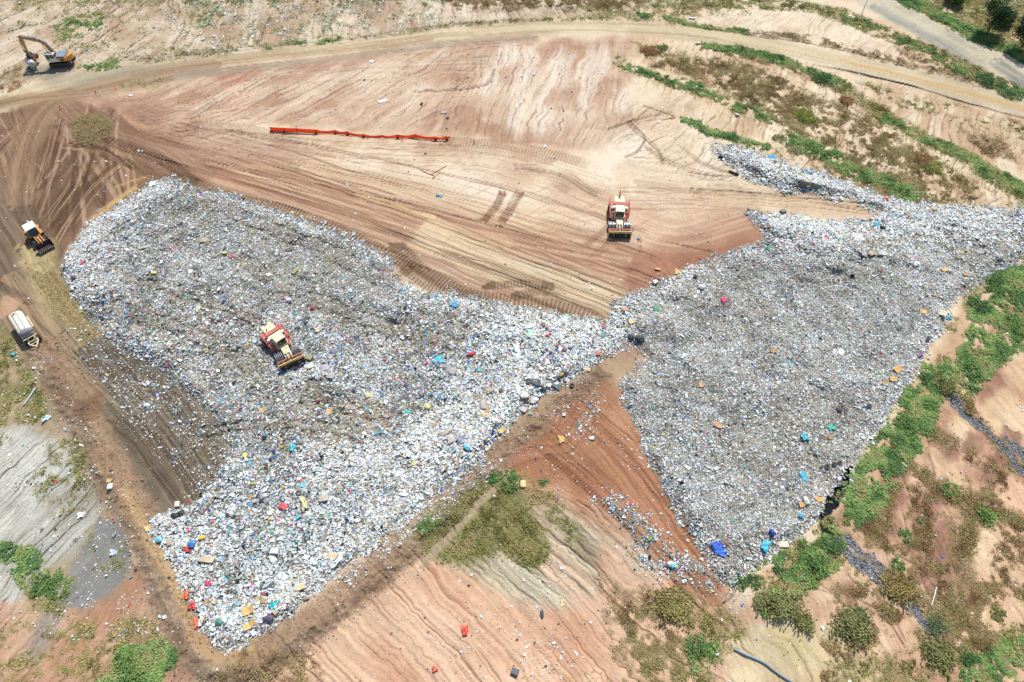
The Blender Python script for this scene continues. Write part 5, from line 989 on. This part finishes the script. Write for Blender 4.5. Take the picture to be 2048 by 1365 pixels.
J = [
('sheet', 877, 722, 1.7, 1.5, CY, 20, 'bright cyan plastic sheet above the grey carpet in the middle of the left rubbish'),
('sheet', 908, 611, 1.3, 1.2, (40, 160, 205), 60, 'crumpled cyan plastic sheet near the upper edge of the left rubbish'),
('bag', 942, 710, 1.6, .8, (214, 40, 50), 20, 'shiny red plastic bag right of the bright cyan sheet'),
('board', 849, 688, 1.5, .75, (72, 92, 140), 80, 'dark blue board left of the red bag'),
('carpet', 903, 744, 2.0, 1.5, GRY, -25, 'big grey carpet bundle below the bright cyan sheet'),
('card', 924, 746, 1.2, .9, (176, 146, 100), 20, 'brown cardboard beside the big grey carpet bundle'),
('foam', 737, 793, 1.1, .9, (214, 186, 120), 30, 'pale yellow foam block between the compactor and the lower tip'),
('foam', 855, 815, 1.3, .8, (224, 208, 116), -20, 'yellow foam strip below the grey carpet bundle'),
('sheet', 814, 826, 1.5, .9, (70, 188, 188), 10, 'torn turquoise sheet left of the yellow foam strip'),
('carpet', 966, 812, 1.2, 1.9, (170, 158, 146), 10, 'greyish upright carpet bundle above the orange cardboard'),
('card', 971, 828, 1.5, .8, (224, 172, 92), 40, 'orange-tan cardboard under the upright grey carpet bundle'),
('board', 952, 829, .5, .6, (126, 116, 60), 0, 'small olive board beside the orange-tan cardboard'),
('carpet', 889, 869, 1.6, 1.0, (176, 166, 146), 30, 'grey-brown rounded bundle, uppermost of three near the lower edge'),
('mattress', 897, 884, 1.9, 1.1, (178, 168, 152), 25, 'pale grey-brown mattress, middle of three bundles near the lower edge'),
('cloth', 924, 880, 2.0, 1.4, (134, 140, 152), 35, 'blue-grey tarpaulin heap, rightmost of three bundles near the lower edge'),
('bag', 935, 897, 1.2, 1.1, (120, 214, 226), 0, 'white and cyan bag at the end of the blue-grey tarpaulin'),
('card', 1003, 862, 1.5, 1.0, (222, 180, 104), 30, 'bright tan cardboard on the earth edge of the left rubbish'),
('board', 1060, 668, 1.0, 1.9, (150, 214, 168), -12, 'mint green board standing out in the white rubbish near the neck'),
('board', 1207, 669, 1.4, 2.2, (74, 116, 116), 10, 'dark teal curved panel lying where the two rubbish areas meet', .3),
('foam', 1207, 656, .8, .8, (172, 62, 66), 0, 'dull red cushion on top of the dark teal panel'),
('foam', 1195, 709, .9, .8, (214, 84, 94), 0, 'soft red cushion at the lower edge below the teal panel'),
('bag', 1279, 681, 1.7, 1.5, (38, 42, 46), 0, 'black rubbish bags heaped at the right end of the neck'),
('bag', 1262, 676, 1.0, 1.2, (48, 50, 56), 40, 'small black bag left of the black heap at the neck'),
('sheet', 1067, 766, 2.4, 1.1, (44, 50, 56), -10, 'black plastic film, larger piece beside the white sacks'),
('sheet', 1112, 774, 1.8, .9, (92, 110, 118), -30, 'grey-green plastic film at the earth edge near the lone tyre'),
('bag', 1087, 779, 1.4, .9, (40, 44, 50), -20, 'black bag between the black film and the grey-green film'),
('tyre', 1144, 772, .95, .95, (44, 44, 46), 0, 'black tyre lying alone on the earth below the neck'),
('bag', 1049, 794, 1.6, 1.2, (244, 240, 230), 0, 'white sack above the brown cardboard at the earth edge'),
('bag', 1068, 803, 1.6, 1.1, (226, 226, 232), 30, 'white bag right of the brown cardboard at the earth edge'),
('card', 1054, 802, 1.0, .7, (204, 160, 96), 0, 'brown cardboard squeezed between two white sacks'),
('mattress', 1045, 820, 1.6, 1.0, (178, 172, 170), -30, 'grey mattress at the earth edge below the white sacks'),
('foam', 1118, 695, 1.0, .9, (112, 50, 52), 20, 'dark maroon cushion, larger one in the middle of the neck'),
('foam', 1129, 701, .8, .8, (124, 46, 52), 60, 'dark maroon cushion, smaller one in the middle of the neck'),
('foam', 1086, 652, .8, .9, (118, 60, 60), 30, 'maroon cushion right of the mint green board'),
('sheet', 1034, 700, 1.0, 2.6, (236, 238, 240), 15, 'long white sheet below and left of the mint green board'),
('sheet', 1058, 655, 2.0, .8, (246, 246, 246), 10, 'white sheet above the mint green board'),
('card', 1174, 738, 1.3, .8, (222, 184, 122), -30, 'tan cardboard at the earth edge left of the neck'),
('sheet', 1447, 602, 1.0, 1.2, (232, 36, 110), 30, 'magenta plastic sheet on the right rubbish'),
('sheet', 1537, 499, .8, .8, (40, 190, 110), 0, 'bright green plastic scrap at the top left of the right rubbish'),
('cloth', 1716, 479, 2.0, 2.4, (214, 208, 200), 20, 'pale carpet heap near the top of the right rubbish'),
('cloth', 1727, 507, .9, 2.4, (170, 160, 166), -10, 'greyish purple cloth hanging down from the pale carpet heap'),
('cloth', 1742, 509, 1.4, 1.1, (196, 178, 142), 20, 'beige crumpled cloth right of the greyish purple cloth'),
('sheet', 1764, 509, 1.8, .9, (214, 212, 204), 10, 'pale crumpled sheet right of the beige cloth'),
('bag', 1831, 531, 1.4, 1.1, (244, 244, 240), 20, 'white bag standing out on the packed right rubbish'),
('card', 1888, 541, 1.4, .8, (226, 166, 86), 10, 'orange cardboard on the packed right rubbish'),
('foam', 1930, 552, 1.1, .8, (190, 130, 70), 0, 'orange-brown bundle near the right end of the rubbish'),
('card', 1880, 626, 2.3, 1.3, (206, 180, 136), -25, 'largest cardboard sheet on the right edge of the rubbish'),
('card', 1845, 624, 1.2, .9, (222, 166, 84), -25, 'orange cardboard left of the largest cardboard sheet'),
('sheet', 1896, 637, 1.1, .7, (40, 170, 220), 0, 'cyan sheet on the edge below the largest cardboard sheet'),
('bag', 1839, 712, 1.5, .7, (124, 80, 140), 35, 'purple bag at the right edge beside the bare earth'),
('tyre', 1855, 679, .9, .9, (50, 50, 52), 0, 'black tyre on the right edge above the purple bag'),
('tyre', 1738, 814, .85, .85, (50, 50, 52), 0, 'black tyre in the white rubbish below the orange cardboards'),
('card', 1793, 741, 1.5, 1.1, (232, 164, 68), 30, 'bright orange cardboard, topmost of the heap on the right edge'),
('card', 1785, 760, 1.3, .9, (220, 170, 96), -10, 'tan-orange cardboard, lowest of the heap on the right edge'),
('card', 1768, 768, 1.1, .8, (214, 168, 96), 20, 'tan cardboard, leftmost of the heap on the right edge'),
('card', 1546, 703, 1.1, 1.1, (186, 146, 92), -15, 'brown square cardboard alone on the grey packed rubbish'),
('board', 1681, 706, 1.1, 1.2, (246, 244, 238), -40, 'white board on the grey packed rubbish'),
('sheet', 1662, 857, 1.2, .8, (30, 196, 170), 30, 'turquoise green sheet on the lower right rubbish'),
('bag', 1677, 822, 1.2, .9, (58, 62, 64), -20, 'black and teal bag above the turquoise green sheet'),
('card', 1436, 852, 1.5, .8, (196, 142, 84), -35, 'long brown cardboard strip low in the middle of the right rubbish'),
('card', 1402, 772, .8, .8, (222, 172, 104), 0, 'tan cardboard square at the left of the right rubbish'),
('card', 1660, 876, .7, .7, (176, 132, 74), 0, 'small brown carton just below the turquoise green sheet'),
('sheet', 1608, 876, 1.0, 1.3, (40, 170, 190), 20, 'teal crumpled sheet left of the turquoise green one'),
('sheet', 1434, 1093, 1.7, 1.3, (22, 70, 196), 20, 'deep blue tarpaulin, upper piece near the bottom tip of the right rubbish'),
('sheet', 1439, 1104, 1.9, 1.2, (24, 92, 214), -20, 'blue tarpaulin, lower piece near the bottom tip of the right rubbish'),
('drum', 1543, 1067, .75, .95, (40, 60, 180), 10, 'blue plastic drum near the bottom of the right rubbish'),
('sheet', 1530, 1093, 1.1, 1.7, (50, 184, 222), -30, 'large cyan sheet below the blue drum'),
('sheet', 1607, 956, .9, 1.6, (60, 178, 208), 10, 'cyan strip of sheet above the orange cardboards at lower right'),
('mattress', 1566, 1090, 1.6, 1.0, (222, 208, 178), 0, 'cream foam slab at the grass edge right of the large cyan sheet'),
('card', 1602, 1011, .9, .8, (224, 166, 82), 10, 'orange cardboard beside the white bags at the lower right edge'),
('bag', 1611, 1004, 1.0, 1.4, (216, 216, 210), 10, 'pale grey bag leaning beside the orange cardboard at lower right'),
('card', 1638, 1000, 1.1, .8, (222, 160, 74), -20, 'orange cardboard nearest the painted shadow gap'),
('tyre', 1654, 934, .8, .8, (46, 46, 48), 0, 'black tyre, leftmost of three at the right edge above the painted shadow gap'),
('tyre', 1668, 930, .8, .8, (46, 46, 48), 0, 'black tyre, middle of three at the right edge above the painted shadow gap'),
('tyre', 1679, 927, .8, .8, (46, 46, 48), 0, 'black tyre, rightmost of three at the right edge above the painted shadow gap'),
('bag', 1600, 1034, .8, .8, (50, 160, 206), 0, 'cyan bag between the painted shadow gap and the blue drum'),
('sheet', 1543, 316, 1.6, 1.0, (40, 160, 220), 10, 'cyan-blue sheet in the upper rubbish arm'),
('sheet', 1612, 346, 2.0, .6, (70, 172, 224), -30, 'long cyan strip in the upper rubbish arm'),
('bag', 1608, 380, 1.2, .9, (30, 130, 200), 0, 'blue bag in the upper rubbish arm above the soil tongue'),
('sheet', 1752, 451, 1.2, 1.0, (30, 170, 216), 0, 'cyan sheet right of the end of the soil tongue'),
('mattress', 1612, 440, 1.6, 1.2, (226, 214, 186), 10, 'cream mattress just under the soil tongue'),
('box', 1565, 426, 1.2, .8, (84, 84, 92), 20, 'dark grey box at the upper left of the tip under the soil tongue'),
('card', 1615, 373, .9, .9, (226, 172, 98), 0, 'orange-tan cardboard above the blue bag in the upper arm'),
('foam', 1867, 420, 1.2, .8, (218, 166, 96), 30, 'tan bundle at the top edge of the rubbish by the dry slope'),
('sheet', 1770, 400, 1.2, .7, (222, 60, 50), 0, 'red plastic at the top edge of the rubbish'),
('foam', 568, 1015, 1.5, 1.0, (220, 74, 74), -25, 'flat red cushion in the lower left tip'),
('mattress', 413, 1120, 2.6, 1.1, (196, 178, 146), -8, 'long beige slab in the lower left tip'),
('bag', 352, 1034, 1.5, 1.0, (28, 30, 34), 0, 'black rubbish bag, left one at the left corner of the tip'),
('bag', 365, 1029, 1.2, 1.0, (32, 34, 38), 40, 'black rubbish bag, right one at the left corner of the tip'),
('box', 356, 1010, .7, .9, (244, 240, 224), 10, 'white appliance just above the black bags', 'discarded_appliance'),
('tyre', 403, 990, .8, .8, (34, 34, 36), 0, 'black tyre at the upper left edge of the lower tip'),
('tyre', 598, 988, .95, .95, (60, 62, 60), 0, 'dark tyre upright of the red cushion in the lower tip'),
('bag', 386, 1090, 1.4, 1.2, (64, 130, 196), 30, 'blue bag near the left edge of the lower tip'),
('foam', 405, 1077, 1.1, .6, (240, 190, 50), 15, 'bright yellow foam right of the blue bag'),
('sheet', 376, 1101, 1.3, .6, (214, 46, 60), -20, 'red sheet just below the blue bag'),
('bag', 320, 1081, 1.3, .9, (120, 200, 206), 0, 'pale turquoise bag at the left boundary of the tip'),
('card', 297, 1057, 1.0, .9, (226, 190, 110), 40, 'tan cardboard on the left boundary of the tip'),
('box', 552, 1104, 1.1, .9, (244, 242, 236), -5, 'white foam box in the lower tip', 'foam_box'),
('board', 546, 1118, .9, 1.1, (230, 224, 212), 30, 'white panel leaning below the white foam box'),
('mattress', 648, 998, 1.5, 1.2, (190, 176, 152), 10, 'beige carpet pad right of the dark tyre', 'carpet_pad', .1, 'carpet'),
('cloth', 609, 1008, .9, 2.2, (226, 210, 150), 25, 'cream crumpled foam strip between the dark tyre and the beige pad'),
('card', 665, 1114, 1.5, 1.2, (220, 190, 150), -20, 'light brown cardboard near the right side of the lower tip'),
('sheet', 672, 1124, 2.4, 1.0, (246, 246, 246), 40, 'large white sheet below the light brown cardboard'),
('card', 600, 1175, 1.4, .9, (224, 196, 140), 10, 'tan cardboard near the lower right edge of the tip'),
('sheet', 548, 1212, 1.2, 1.0, (30, 178, 182), 0, 'teal crumpled sheet near the bottom corner of the tip'),
('card', 497, 1221, 1.7, 1.3, (230, 182, 92), 20, 'orange-yellow cardboard, upper one near the bottom corner'),
('card', 500, 1252, 1.8, .9, (222, 174, 88), 35, 'orange-yellow cardboard, lower one near the bottom corner'),
('bag', 539, 1238, 1.5, 1.0, (84, 70, 90), 20, 'dark purple bag at the lower edge of the bottom corner'),
('bag', 440, 1246, 1.2, 1.1, (70, 130, 112), 0, 'dull green bag in the white bottom corner'),
('foam', 527, 1203, .8, .8, (176, 140, 76), 0, 'brown round cushion left of the teal sheet'),
('cloth', 374, 1191, .8, 1.3, (238, 90, 50), 0, 'orange cloth, upper one on the left edge of the bottom corner'),
('cloth', 386, 1213, 1.0, 1.0, (220, 60, 56), 0, 'red cloth, middle one on the left edge of the bottom corner'),
('cloth', 393, 1247, .6, 1.4, (240, 104, 70), 20, 'orange cloth strip, lowest on the left edge of the bottom corner'),
('foam', 490, 913, .8, .8, (240, 220, 50), 0, 'vivid yellow foam cube above the lower tip'),
('sheet', 418, 1168, .9, .8, (226, 50, 100), 0, 'hot pink sheet right of the beige slab'),
('sheet', 586, 897, .9, 1.2, (60, 196, 214), 0, 'cyan sheet above the lower tip'),
('card', 526, 822, 1.2, .9, (206, 168, 112), 10, 'tan cardboard below and left of the working compactor'),
('card', 658, 825, .9, 1.1, (216, 170, 104), 0, 'orange-tan cardboard below and right of the working compactor'),
('mattress', 618, 717, 1.5, .9, (152, 144, 96), -20, 'olive board beside the blade of the working compactor', 'board', .12, 'board'),
('foam', 621, 735, 1.3, 1.0, (232, 220, 206), 20, 'cream pad below the blade of the working compactor'),
('mattress', 650, 738, 1.3, 1.4, (168, 168, 172), 20, 'grey pad, upper one right of the compactor blade'),
('mattress', 662, 754, 1.4, 1.2, (166, 160, 156), -10, 'grey pad, lower one right of the compactor blade'),
('card', 637, 661, 1.2, .9, (218, 196, 160), 20, 'pale cardboard right of the working compactor'),
('bag', 564, 747, .9, .9, (40, 130, 200), 0, 'blue bag in front of the compactor blade'),
('mattress', 590, 545, .9, 1.7, (150, 140, 88), -20, 'olive foam mattress lying in the upper part of the left rubbish'),
('mattress', 408, 483, 1.5, 1.1, (166, 166, 130), 0, 'greenish slab near the top of the left rubbish'),
('mattress', 290, 497, 2.4, .7, (184, 178, 160), 18, 'long pale grey slab at the upper left of the rubbish'),
('foam', 309, 548, 1.2, .7, (226, 196, 112), 0, 'pale orange foam block at the upper left of the rubbish'),
('foam', 449, 508, 1.2, .6, (214, 206, 116), 0, 'yellow-green foam block right of the greenish slab'),
('sheet', 463, 515, 1.1, .7, (228, 96, 104), -30, 'salmon red sheet beside the yellow-green foam'),
('bag', 149, 557, .8, .8, (104, 60, 120), 0, 'purple bag at the left edge of the rubbish'),
('sheet', 165, 526, .9, .8, (232, 90, 120), 0, 'pink sheet at the left edge of the rubbish'),
('bag', 626, 619, .9, .9, (170, 30, 80), 0, 'crimson bag above the working compactor'),
('foam', 578, 602, 1.0, .6, (228, 200, 220), 10, 'pale pink cushion above and left of the crimson bag'),
('bag', 449, 604, .8, .8, (40, 100, 170), 0, 'blue bag left of the pale pink cushion'),
('sheet', 305, 370, 1.2, 1.4, (250, 250, 250), 20, 'white sheet at the upper tip of the left rubbish'),
('bag', 295, 812, 1.0, .9, (245, 245, 245), 0, 'white torn bag lying on the dark haul track'),
('board', 765, 203, 2.2, 1.0, (240, 236, 228), 25, 'white panel on the red eroded face'),
('board', 743, 124, 1.2, .9, (240, 236, 228), -25, 'small white panel below the dirt road'),
('board', 262, 192, 1.1, .6, (244, 244, 244), -15, 'white panel near the pink markers'),
('sheet', 888, 226, 1.2, .7, (214, 216, 222), 0, 'crumpled pale sheet above the right end of the orange fence'),
('bag', 895, 237, .8, .7, (92, 100, 124), 0, 'slate blue bag above the right end of the orange fence'),
('sheet', 879, 393, 1.4, .5, (110, 180, 222), -15, 'light blue sheet on the platform above the rubbish'),
('foam', 1276, 479, .5, .5, (40, 130, 200), 0, 'small blue bucket right of the parked compactor', 'bucket', .1, 'bucket'),
('cloth', 1355, 545, 1.1, 1.1, (236, 200, 110), 0, 'yellow foam lump on the red soil above the right rubbish'),
('box', 1310, 567, 1.0, .8, (240, 238, 234), 30, 'white box on the red soil above the right rubbish', 'foam_box'),
('foam', 1315, 540, 1.2, .5, (230, 170, 100), -10, 'orange foam strip on the red soil near the yellow lump'),
('carpet', 1248, 621, 1.4, 1.0, (196, 150, 110), 0, 'brown bundle at the upper edge of the neck'),
('card', 1265, 644, 1.5, .9, (232, 190, 120), 10, 'light orange cardboard right of the brown bundle at the neck'),
('sheet', 1312, 620, 1.0, .8, (50, 190, 120), -30, 'green sheet right of the neck'),
('bag', 1402, 577, 1.2, 1.1, (216, 226, 224), 10, 'pale grey sheet bundle at the upper left of the right rubbish'),
('bag', 1390, 555, .8, .8, (60, 56, 60), 0, 'dark bag above the pale grey sheet bundle'),
('box', 1030, 1345, 1.1, .9, (70, 74, 84), -20, 'dark grey suitcase on the orange slope at the bottom', 'suitcase', .05, 'suitcase'),
('bag', 1084, 1228, .5, 1.5, (50, 54, 68), 5, 'narrow dark bag at the foot of the grey-beige slope'),
('cloth', 930, 1262, .9, 1.3, (232, 66, 42), 10, 'red-orange cloth on the orange slope'),
('cloth', 870, 1339, .7, .7, (236, 116, 70), 30, 'small orange cloth near the bottom of the orange slope'),
('card', 1125, 1206, .6, 1.1, (230, 196, 140), 0, 'tan cardboard at the foot of the grey-beige slope'),
('foam', 1046, 969, 1.0, 1.2, (232, 196, 130), 0, 'pale orange foam beside the bush above the grass field'),
('cloth', 1122, 880, .9, 1.3, (224, 190, 110), 10, 'crumpled yellow foam on the red-brown wedge'),
('bag', 1340, 1130, 1.1, .9, (236, 234, 230), 0, 'white bag on the strip of rubbish beside the red wedge'),
('box', 1344, 1135, .6, .6, (40, 170, 190), 20, 'turquoise crate below the white bag beside the red wedge'),
('foam', 1384, 38, 1.7, .6, (246, 246, 246), -15, 'white foam slab on the slope north of the dirt road'),
('foam', 221, 974, .9, 1.1, (226, 232, 236), 10, 'white sack on the edge of the left slope', 'sack', .1, 'sack'),
('sheet', 162, 1031, 1.2, .9, (238, 238, 236), 20, 'white sheet on the grey rilled left slope'),
('sheet', 227, 1106, .9, .9, (200, 230, 240), 0, 'white and pale blue bag on the grey patch of the left slope'),
('sheet', 93, 838, 1.6, .9, (190, 226, 236), 40, 'white and pale blue plastic on the grassy left slope'),
('bag', 27, 710, .8, .7, (60, 190, 214), 0, 'cyan bag on the grassy slope below the tank trailer'),
('card', 221, 962, 1.0, .6, (226, 180, 110), 10, 'tan cardboard on the spoil bank above the white sack'),
]
for a in J:
    a = list(a); ex = a[8:]; kw = {}
    if ex:
        if isinstance(ex[0], str):
            kw['name'] = ex[0]
            if len(ex) > 1: kw['tilt'] = ex[1]
            if len(ex) > 2: kw['cat'] = ex[2]
        else: kw['tilt'] = ex[0]
    junk(*a[:8], **kw)
# ================================================================== TREES AND SHRUBS
BARK = mat('bark', (110, 92, 72), .9)
LM = {}
def leafmat(c):
    if c not in LM:
        LM[c] = mat('foliage', c, .65, noise=.35, scale=1.1, spec=.3)
        q = LM[c].node_tree; t = q.nodes.new('ShaderNodeBsdfTranslucent'); x = q.nodes.new('ShaderNodeMixShader'); x.inputs[0].default_value = .22
        q.links.new(q.nodes['Principled BSDF'].inputs['Base Color'].links[0].from_socket, t.inputs[0]); q.links.new(q.nodes['Principled BSDF'].outputs[0], x.inputs[1]); q.links.new(t.outputs[0], x.inputs[2]); q.links.new(x.outputs[0], q.nodes['Material Output'].inputs[0])
    return LM[c]
def crown(rx, ry, rz, zc, n, ll, seed, grassy=False, lobes=7, low=False):
    g = np.random.default_rng(seed); m = MB(); vs = []; fs = []; cs = []
    for _ in range(lobes):
        a = g.uniform(0, 6.283); q = g.random()**.6
        cs.append((math.cos(a)*q*.75*rx, math.sin(a)*q*.75*ry, (zc+g.uniform(-.5, .6)*rz) if not low else rz*g.uniform(.2, 1.5)*(1.1-q*.8), g.uniform(.3, .6) if not low else g.uniform(.12, .45)))
    for i in range(n):
        if grassy:
            c = cs[i % lobes]; az = g.uniform(0, 6.283); h_ = rz*1.2*g.uniform(.3, 1.0); sp = g.uniform(.2, .9)*h_; b = Vector((c[0]+g.normal()*.16*rx, c[1]+g.normal()*.16*ry, 0))
            tip = b+Vector((math.cos(az)*sp, math.sin(az)*sp, h_)); mid = b.lerp(tip, .6)+Vector((0, 0, h_*.2)); s_ = Vector((-math.sin(az), math.cos(az), 0))*ll*.3
            o = len(vs); vs += [b-s_, b+s_, mid+s_, mid-s_, tip]; fs += [(o, o+1, o+2, o+3), (o+3, o+2, o+4)]
        else:
            c = cs[int(g.integers(lobes))]; d = Vector(g.normal(size=3)).normalized(); rr_ = c[3]*(g.random()**.35)*(1+.5*(g.random() < .08))
            p = Vector((c[0]+d.x*rx*rr_, c[1]+d.y*ry*rr_, max(.05, c[2]+d.z*rz*rr_))); a = Vector(g.normal(size=3)).normalized(); a.z *= .5; b = a.cross(Vector(g.normal(size=3))).normalized(); L = ll*g.uniform(.5, 1.4)
            o = len(vs); vs += [p-a*L, p+b*L*.55, p+a*L, p-b*L*.55+d*L*.2]; fs += [(o, o+1, o+2, o+3)]
    m.add(vs, fs); return m
def quick(m, name, mtl, parent=None):
    me = bpy.data.meshes.new(name); me.from_pydata([tuple(q) for q in m.v], [], m.f); me.materials.append(mtl); o = bpy.data.objects.new(name, me); COL.objects.link(o); o.parent = parent; return o
def tree(u, v, w_, h_, seed, label, c=(52, 82, 40)):
    r = empty('tree', P(u, v), 0, label, 'tree'); g = random.Random(seed); m = MB().tube([(0, 0, -.2), (.1, 0, h_*.3), (0, .1, h_*.6)], [.22, .17, .1], 8)
    for k in range(6): a = g.uniform(0, 6.28); z = h_*g.uniform(.25, .5); m.tube([(0, 0, z), (math.cos(a)*w_*.2, math.sin(a)*w_*.2, z+h_*.15), (math.cos(a)*w_*.36, math.sin(a)*w_*.36, z+h_*.28)], [.1, .06, .02], 6)
    m.build('trunk', BARK, r)
    quick(crown(w_/2, w_/2, h_*.42, h_*.56, 5200, .2, seed, lobes=15), 'crown', leafmat(c), r)
tree(1974, 66, 7.4, 8.4, 3, 'large dark green tree beyond the gravel road, left of the two big ones')
tree(2040, 98, 7.4, 7.6, 4, 'large dark green tree cut by the right edge of the picture', (48, 78, 40))
tree(2006, 50, 3.6, 3.2, 5, 'small rounded green tree between the two big trees', (70, 104, 54))
tree(1905, 8, 4.4, 4.0, 6, 'green tree at the top edge left of the big dark trees', (86, 116, 58))
def shrub(u, v, w_, h_, c, label, grassy=False, l_=None):
    s_ = int(u+v*3); p = P(u, v); n = int(520*max(.5, w_*(l_ or w_)/3)); m = crown(w_/2*(1.5 if not grassy else 1.55), (l_ or w_)/2*(1.5 if not grassy else 1.55), h_/2*.75, h_/2*.7, min(int(n*(.75 if not grassy else .5)), 2200), .14 if not grassy else .3, s_, grassy, lobes=22 if not grassy else 30, low=True)
    o = quick(m, 'grass_clump' if grassy else 'shrub', leafmat(c)); o.location = p; tag(o, label, 'grass clump' if grassy else 'shrub')
GN, DG, OL, RU, LG = (124, 160, 90), (104, 142, 84), (160, 162, 104), (196, 156, 112), (142, 174, 96)
for a in [
 (1482, 1167, 1.9, .9, DG, 'small round green shrub, nearest the bottom tip of the right rubbish'),
 (1508, 1160, 2.0, .9, DG, 'round grey-green shrub just right of the one at the bottom tip'),
 (1560, 1140, 1.8, .8, DG, 'dark green shrub among scraps right of the bottom tip'),
 (1604, 1090, 1.6, .8, GN, 'small green shrub below the painted shadow gap'),
 (1628, 1125, 3.6, 1.4, GN, 'broad bright green shrub in the belt below the right rubbish'),
 (1665, 1090, 2.8, 1.2, DG, 'dark shrub at the upper end of the belt below the right rubbish'),
 (1553, 1202, 4.6, 1.6, OL, 'largest olive grass clump under the belt at the bottom', True),
 (1603, 1238, 2.2, 1.2, OL, 'olive grass clump alone on pale soil', True, 3.2),
 (1698, 1255, 4.2, 1.6, OL, 'big olive clump ringed by pale bare soil', True),
 (1716, 1225, 1.8, 1.0, GN, 'green shrub on top of the big olive clump'),
 (1790, 1165, 4.0, 1.5, (190, 170, 112), 'brownish clump between the two rock drains', True),
 (1795, 1131, 1.8, .9, GN, 'small green shrub above the brownish clump'),
 (1808, 1070, 1.7, 1.0, GN, 'green shrub in the dry furrow left of the purple soil'),
 (1895, 975, 2.6, 1.0, LG, 'bright green weeds on the dry terrace, upper patch'),
 (1972, 1028, 3.2, 1.0, LG, 'bright green oval patch of weeds on the dry terrace'),
 (1998, 1232, 1.9, 1.0, (150, 160, 88), 'yellow-green shrub at the far lower right'),
 (1872, 1305, 3.4, 1.5, OL, 'olive clump near the bottom edge right of the hose', True),
 (1870, 1252, 2.6, 1.0, (124, 142, 98), 'grey-green shrub beside the lower rock drain'),
 (1935, 1312, 2.4, 1.1, DG, 'dark green shrub on the lower right diagonal furrow'),
 (1402, 1290, 3.2, 1.1, GN, 'green shrub left of the pale slope and hose'),
 (1655, 1352, 1.8, 1.0, (180, 156, 108), 'brown shrub at the bottom edge beside the hose'),
 (1853, 760, 2.2, 1.4, DG, 'dark green shrub between the rubbish edge and the bare trail'),
 (1955, 610, 3.4, 1.6, DG, 'darkest rounded shrub in the green band on the right'),
 (1938, 735, 3.4, 1.4, GN, 'bright shrub in the middle of the green band on the right'),
 (1892, 768, 3.2, 1.4, OL, 'olive clump at the lower end of the wide green band', True),
 (1813, 850, 3.4, 1.4, GN, 'broad green shrub right of the bare trail'),
 (1990, 560, 3.4, 1.4, GN, 'green shrub where the green band meets the rubbish'),
 (2020, 640, 3.2, 1.2, LG, 'light green shrub at the right margin of the green band'),
 (1482, 100, 3.2, 1.5, DG, 'green shrub on the terrace just below the dirt road bend'),
 (1562, 116, 1.8, 1.1, DG, 'small dark shrub below the dirt road, right of the larger one'),
 (1650, 160, 4.4, 1.5, DG, 'dense shrub at the right end of the first terrace hedge'),
 (1608, 234, 3.6, 1.4, (176, 182, 98), 'yellow-green clump in the middle of the terraces', True),
 (1464, 275, 2.8, 1.0, DG, 'rounded green shrub just above the upper rubbish arm'),
 (1558, 278, 2.4, 1.1, OL, 'olive shrub right of the rounded one above the rubbish arm'),
 (1616, 292, 3.0, 1.0, GN, 'green shrub patch below the yellow-green clump'),
 (1808, 387, 2.4, 1.0, DG, 'dark shrub at the end of the lowest terrace hedge'),
 (1692, 202, 2.2, 1.3, RU, 'rust-coloured clump on the middle terrace', True),
 (1848, 325, 3.0, 1.3, RU, 'rust-coloured clump below the long hedge', True),
 (1862, 335, 3.4, 1.3, (180, 180, 104), 'yellow-olive grass beside the lower rust-coloured clump', True),
 (1980, 162, 5.0, 1.6, DG, 'large green shrub in the angle between the two roads'),
 (2020, 190, 4.0, 1.5, (128, 154, 94), 'grey-green shrub at the tip between the two roads'),
 (1300, 104, 3.0, 1.3, RU, 'rust-coloured grass clump at the top right of the red face', True),
 (1325, 98, 2.2, 1.1, OL, 'olive clump right of the rust-coloured one on the red face', True),
 (1021, 962, 2.8, 1.0, GN, 'bright green shrub at the top of the grass triangle'),
 (985, 952, 2.2, .9, GN, 'small green shrub left of the top of the grass triangle'),
 (1088, 965, 1.3, .7, GN, 'tiny green shrub on the red soil above the grass triangle'),
 (1345, 1210, 4.2, 1.5, (184, 172, 112), 'tall brown-olive clump below the red wedge', True),
 (275, 1320, 4.6, 1.1, LG, 'broad bright green weeds at the bottom left'),
 (245, 1318, 2.0, 1.0, DG, 'darker green shrub beside the bright weeds at the bottom left'),
 (95, 1165, 3.8, 1.3, GN, 'green shrub on the grey rilled left slope'),
 (1840, 1040, 1.6, .8, OL, 'small olive shrub on the upper dry furrow')]:
    shrub(*a)
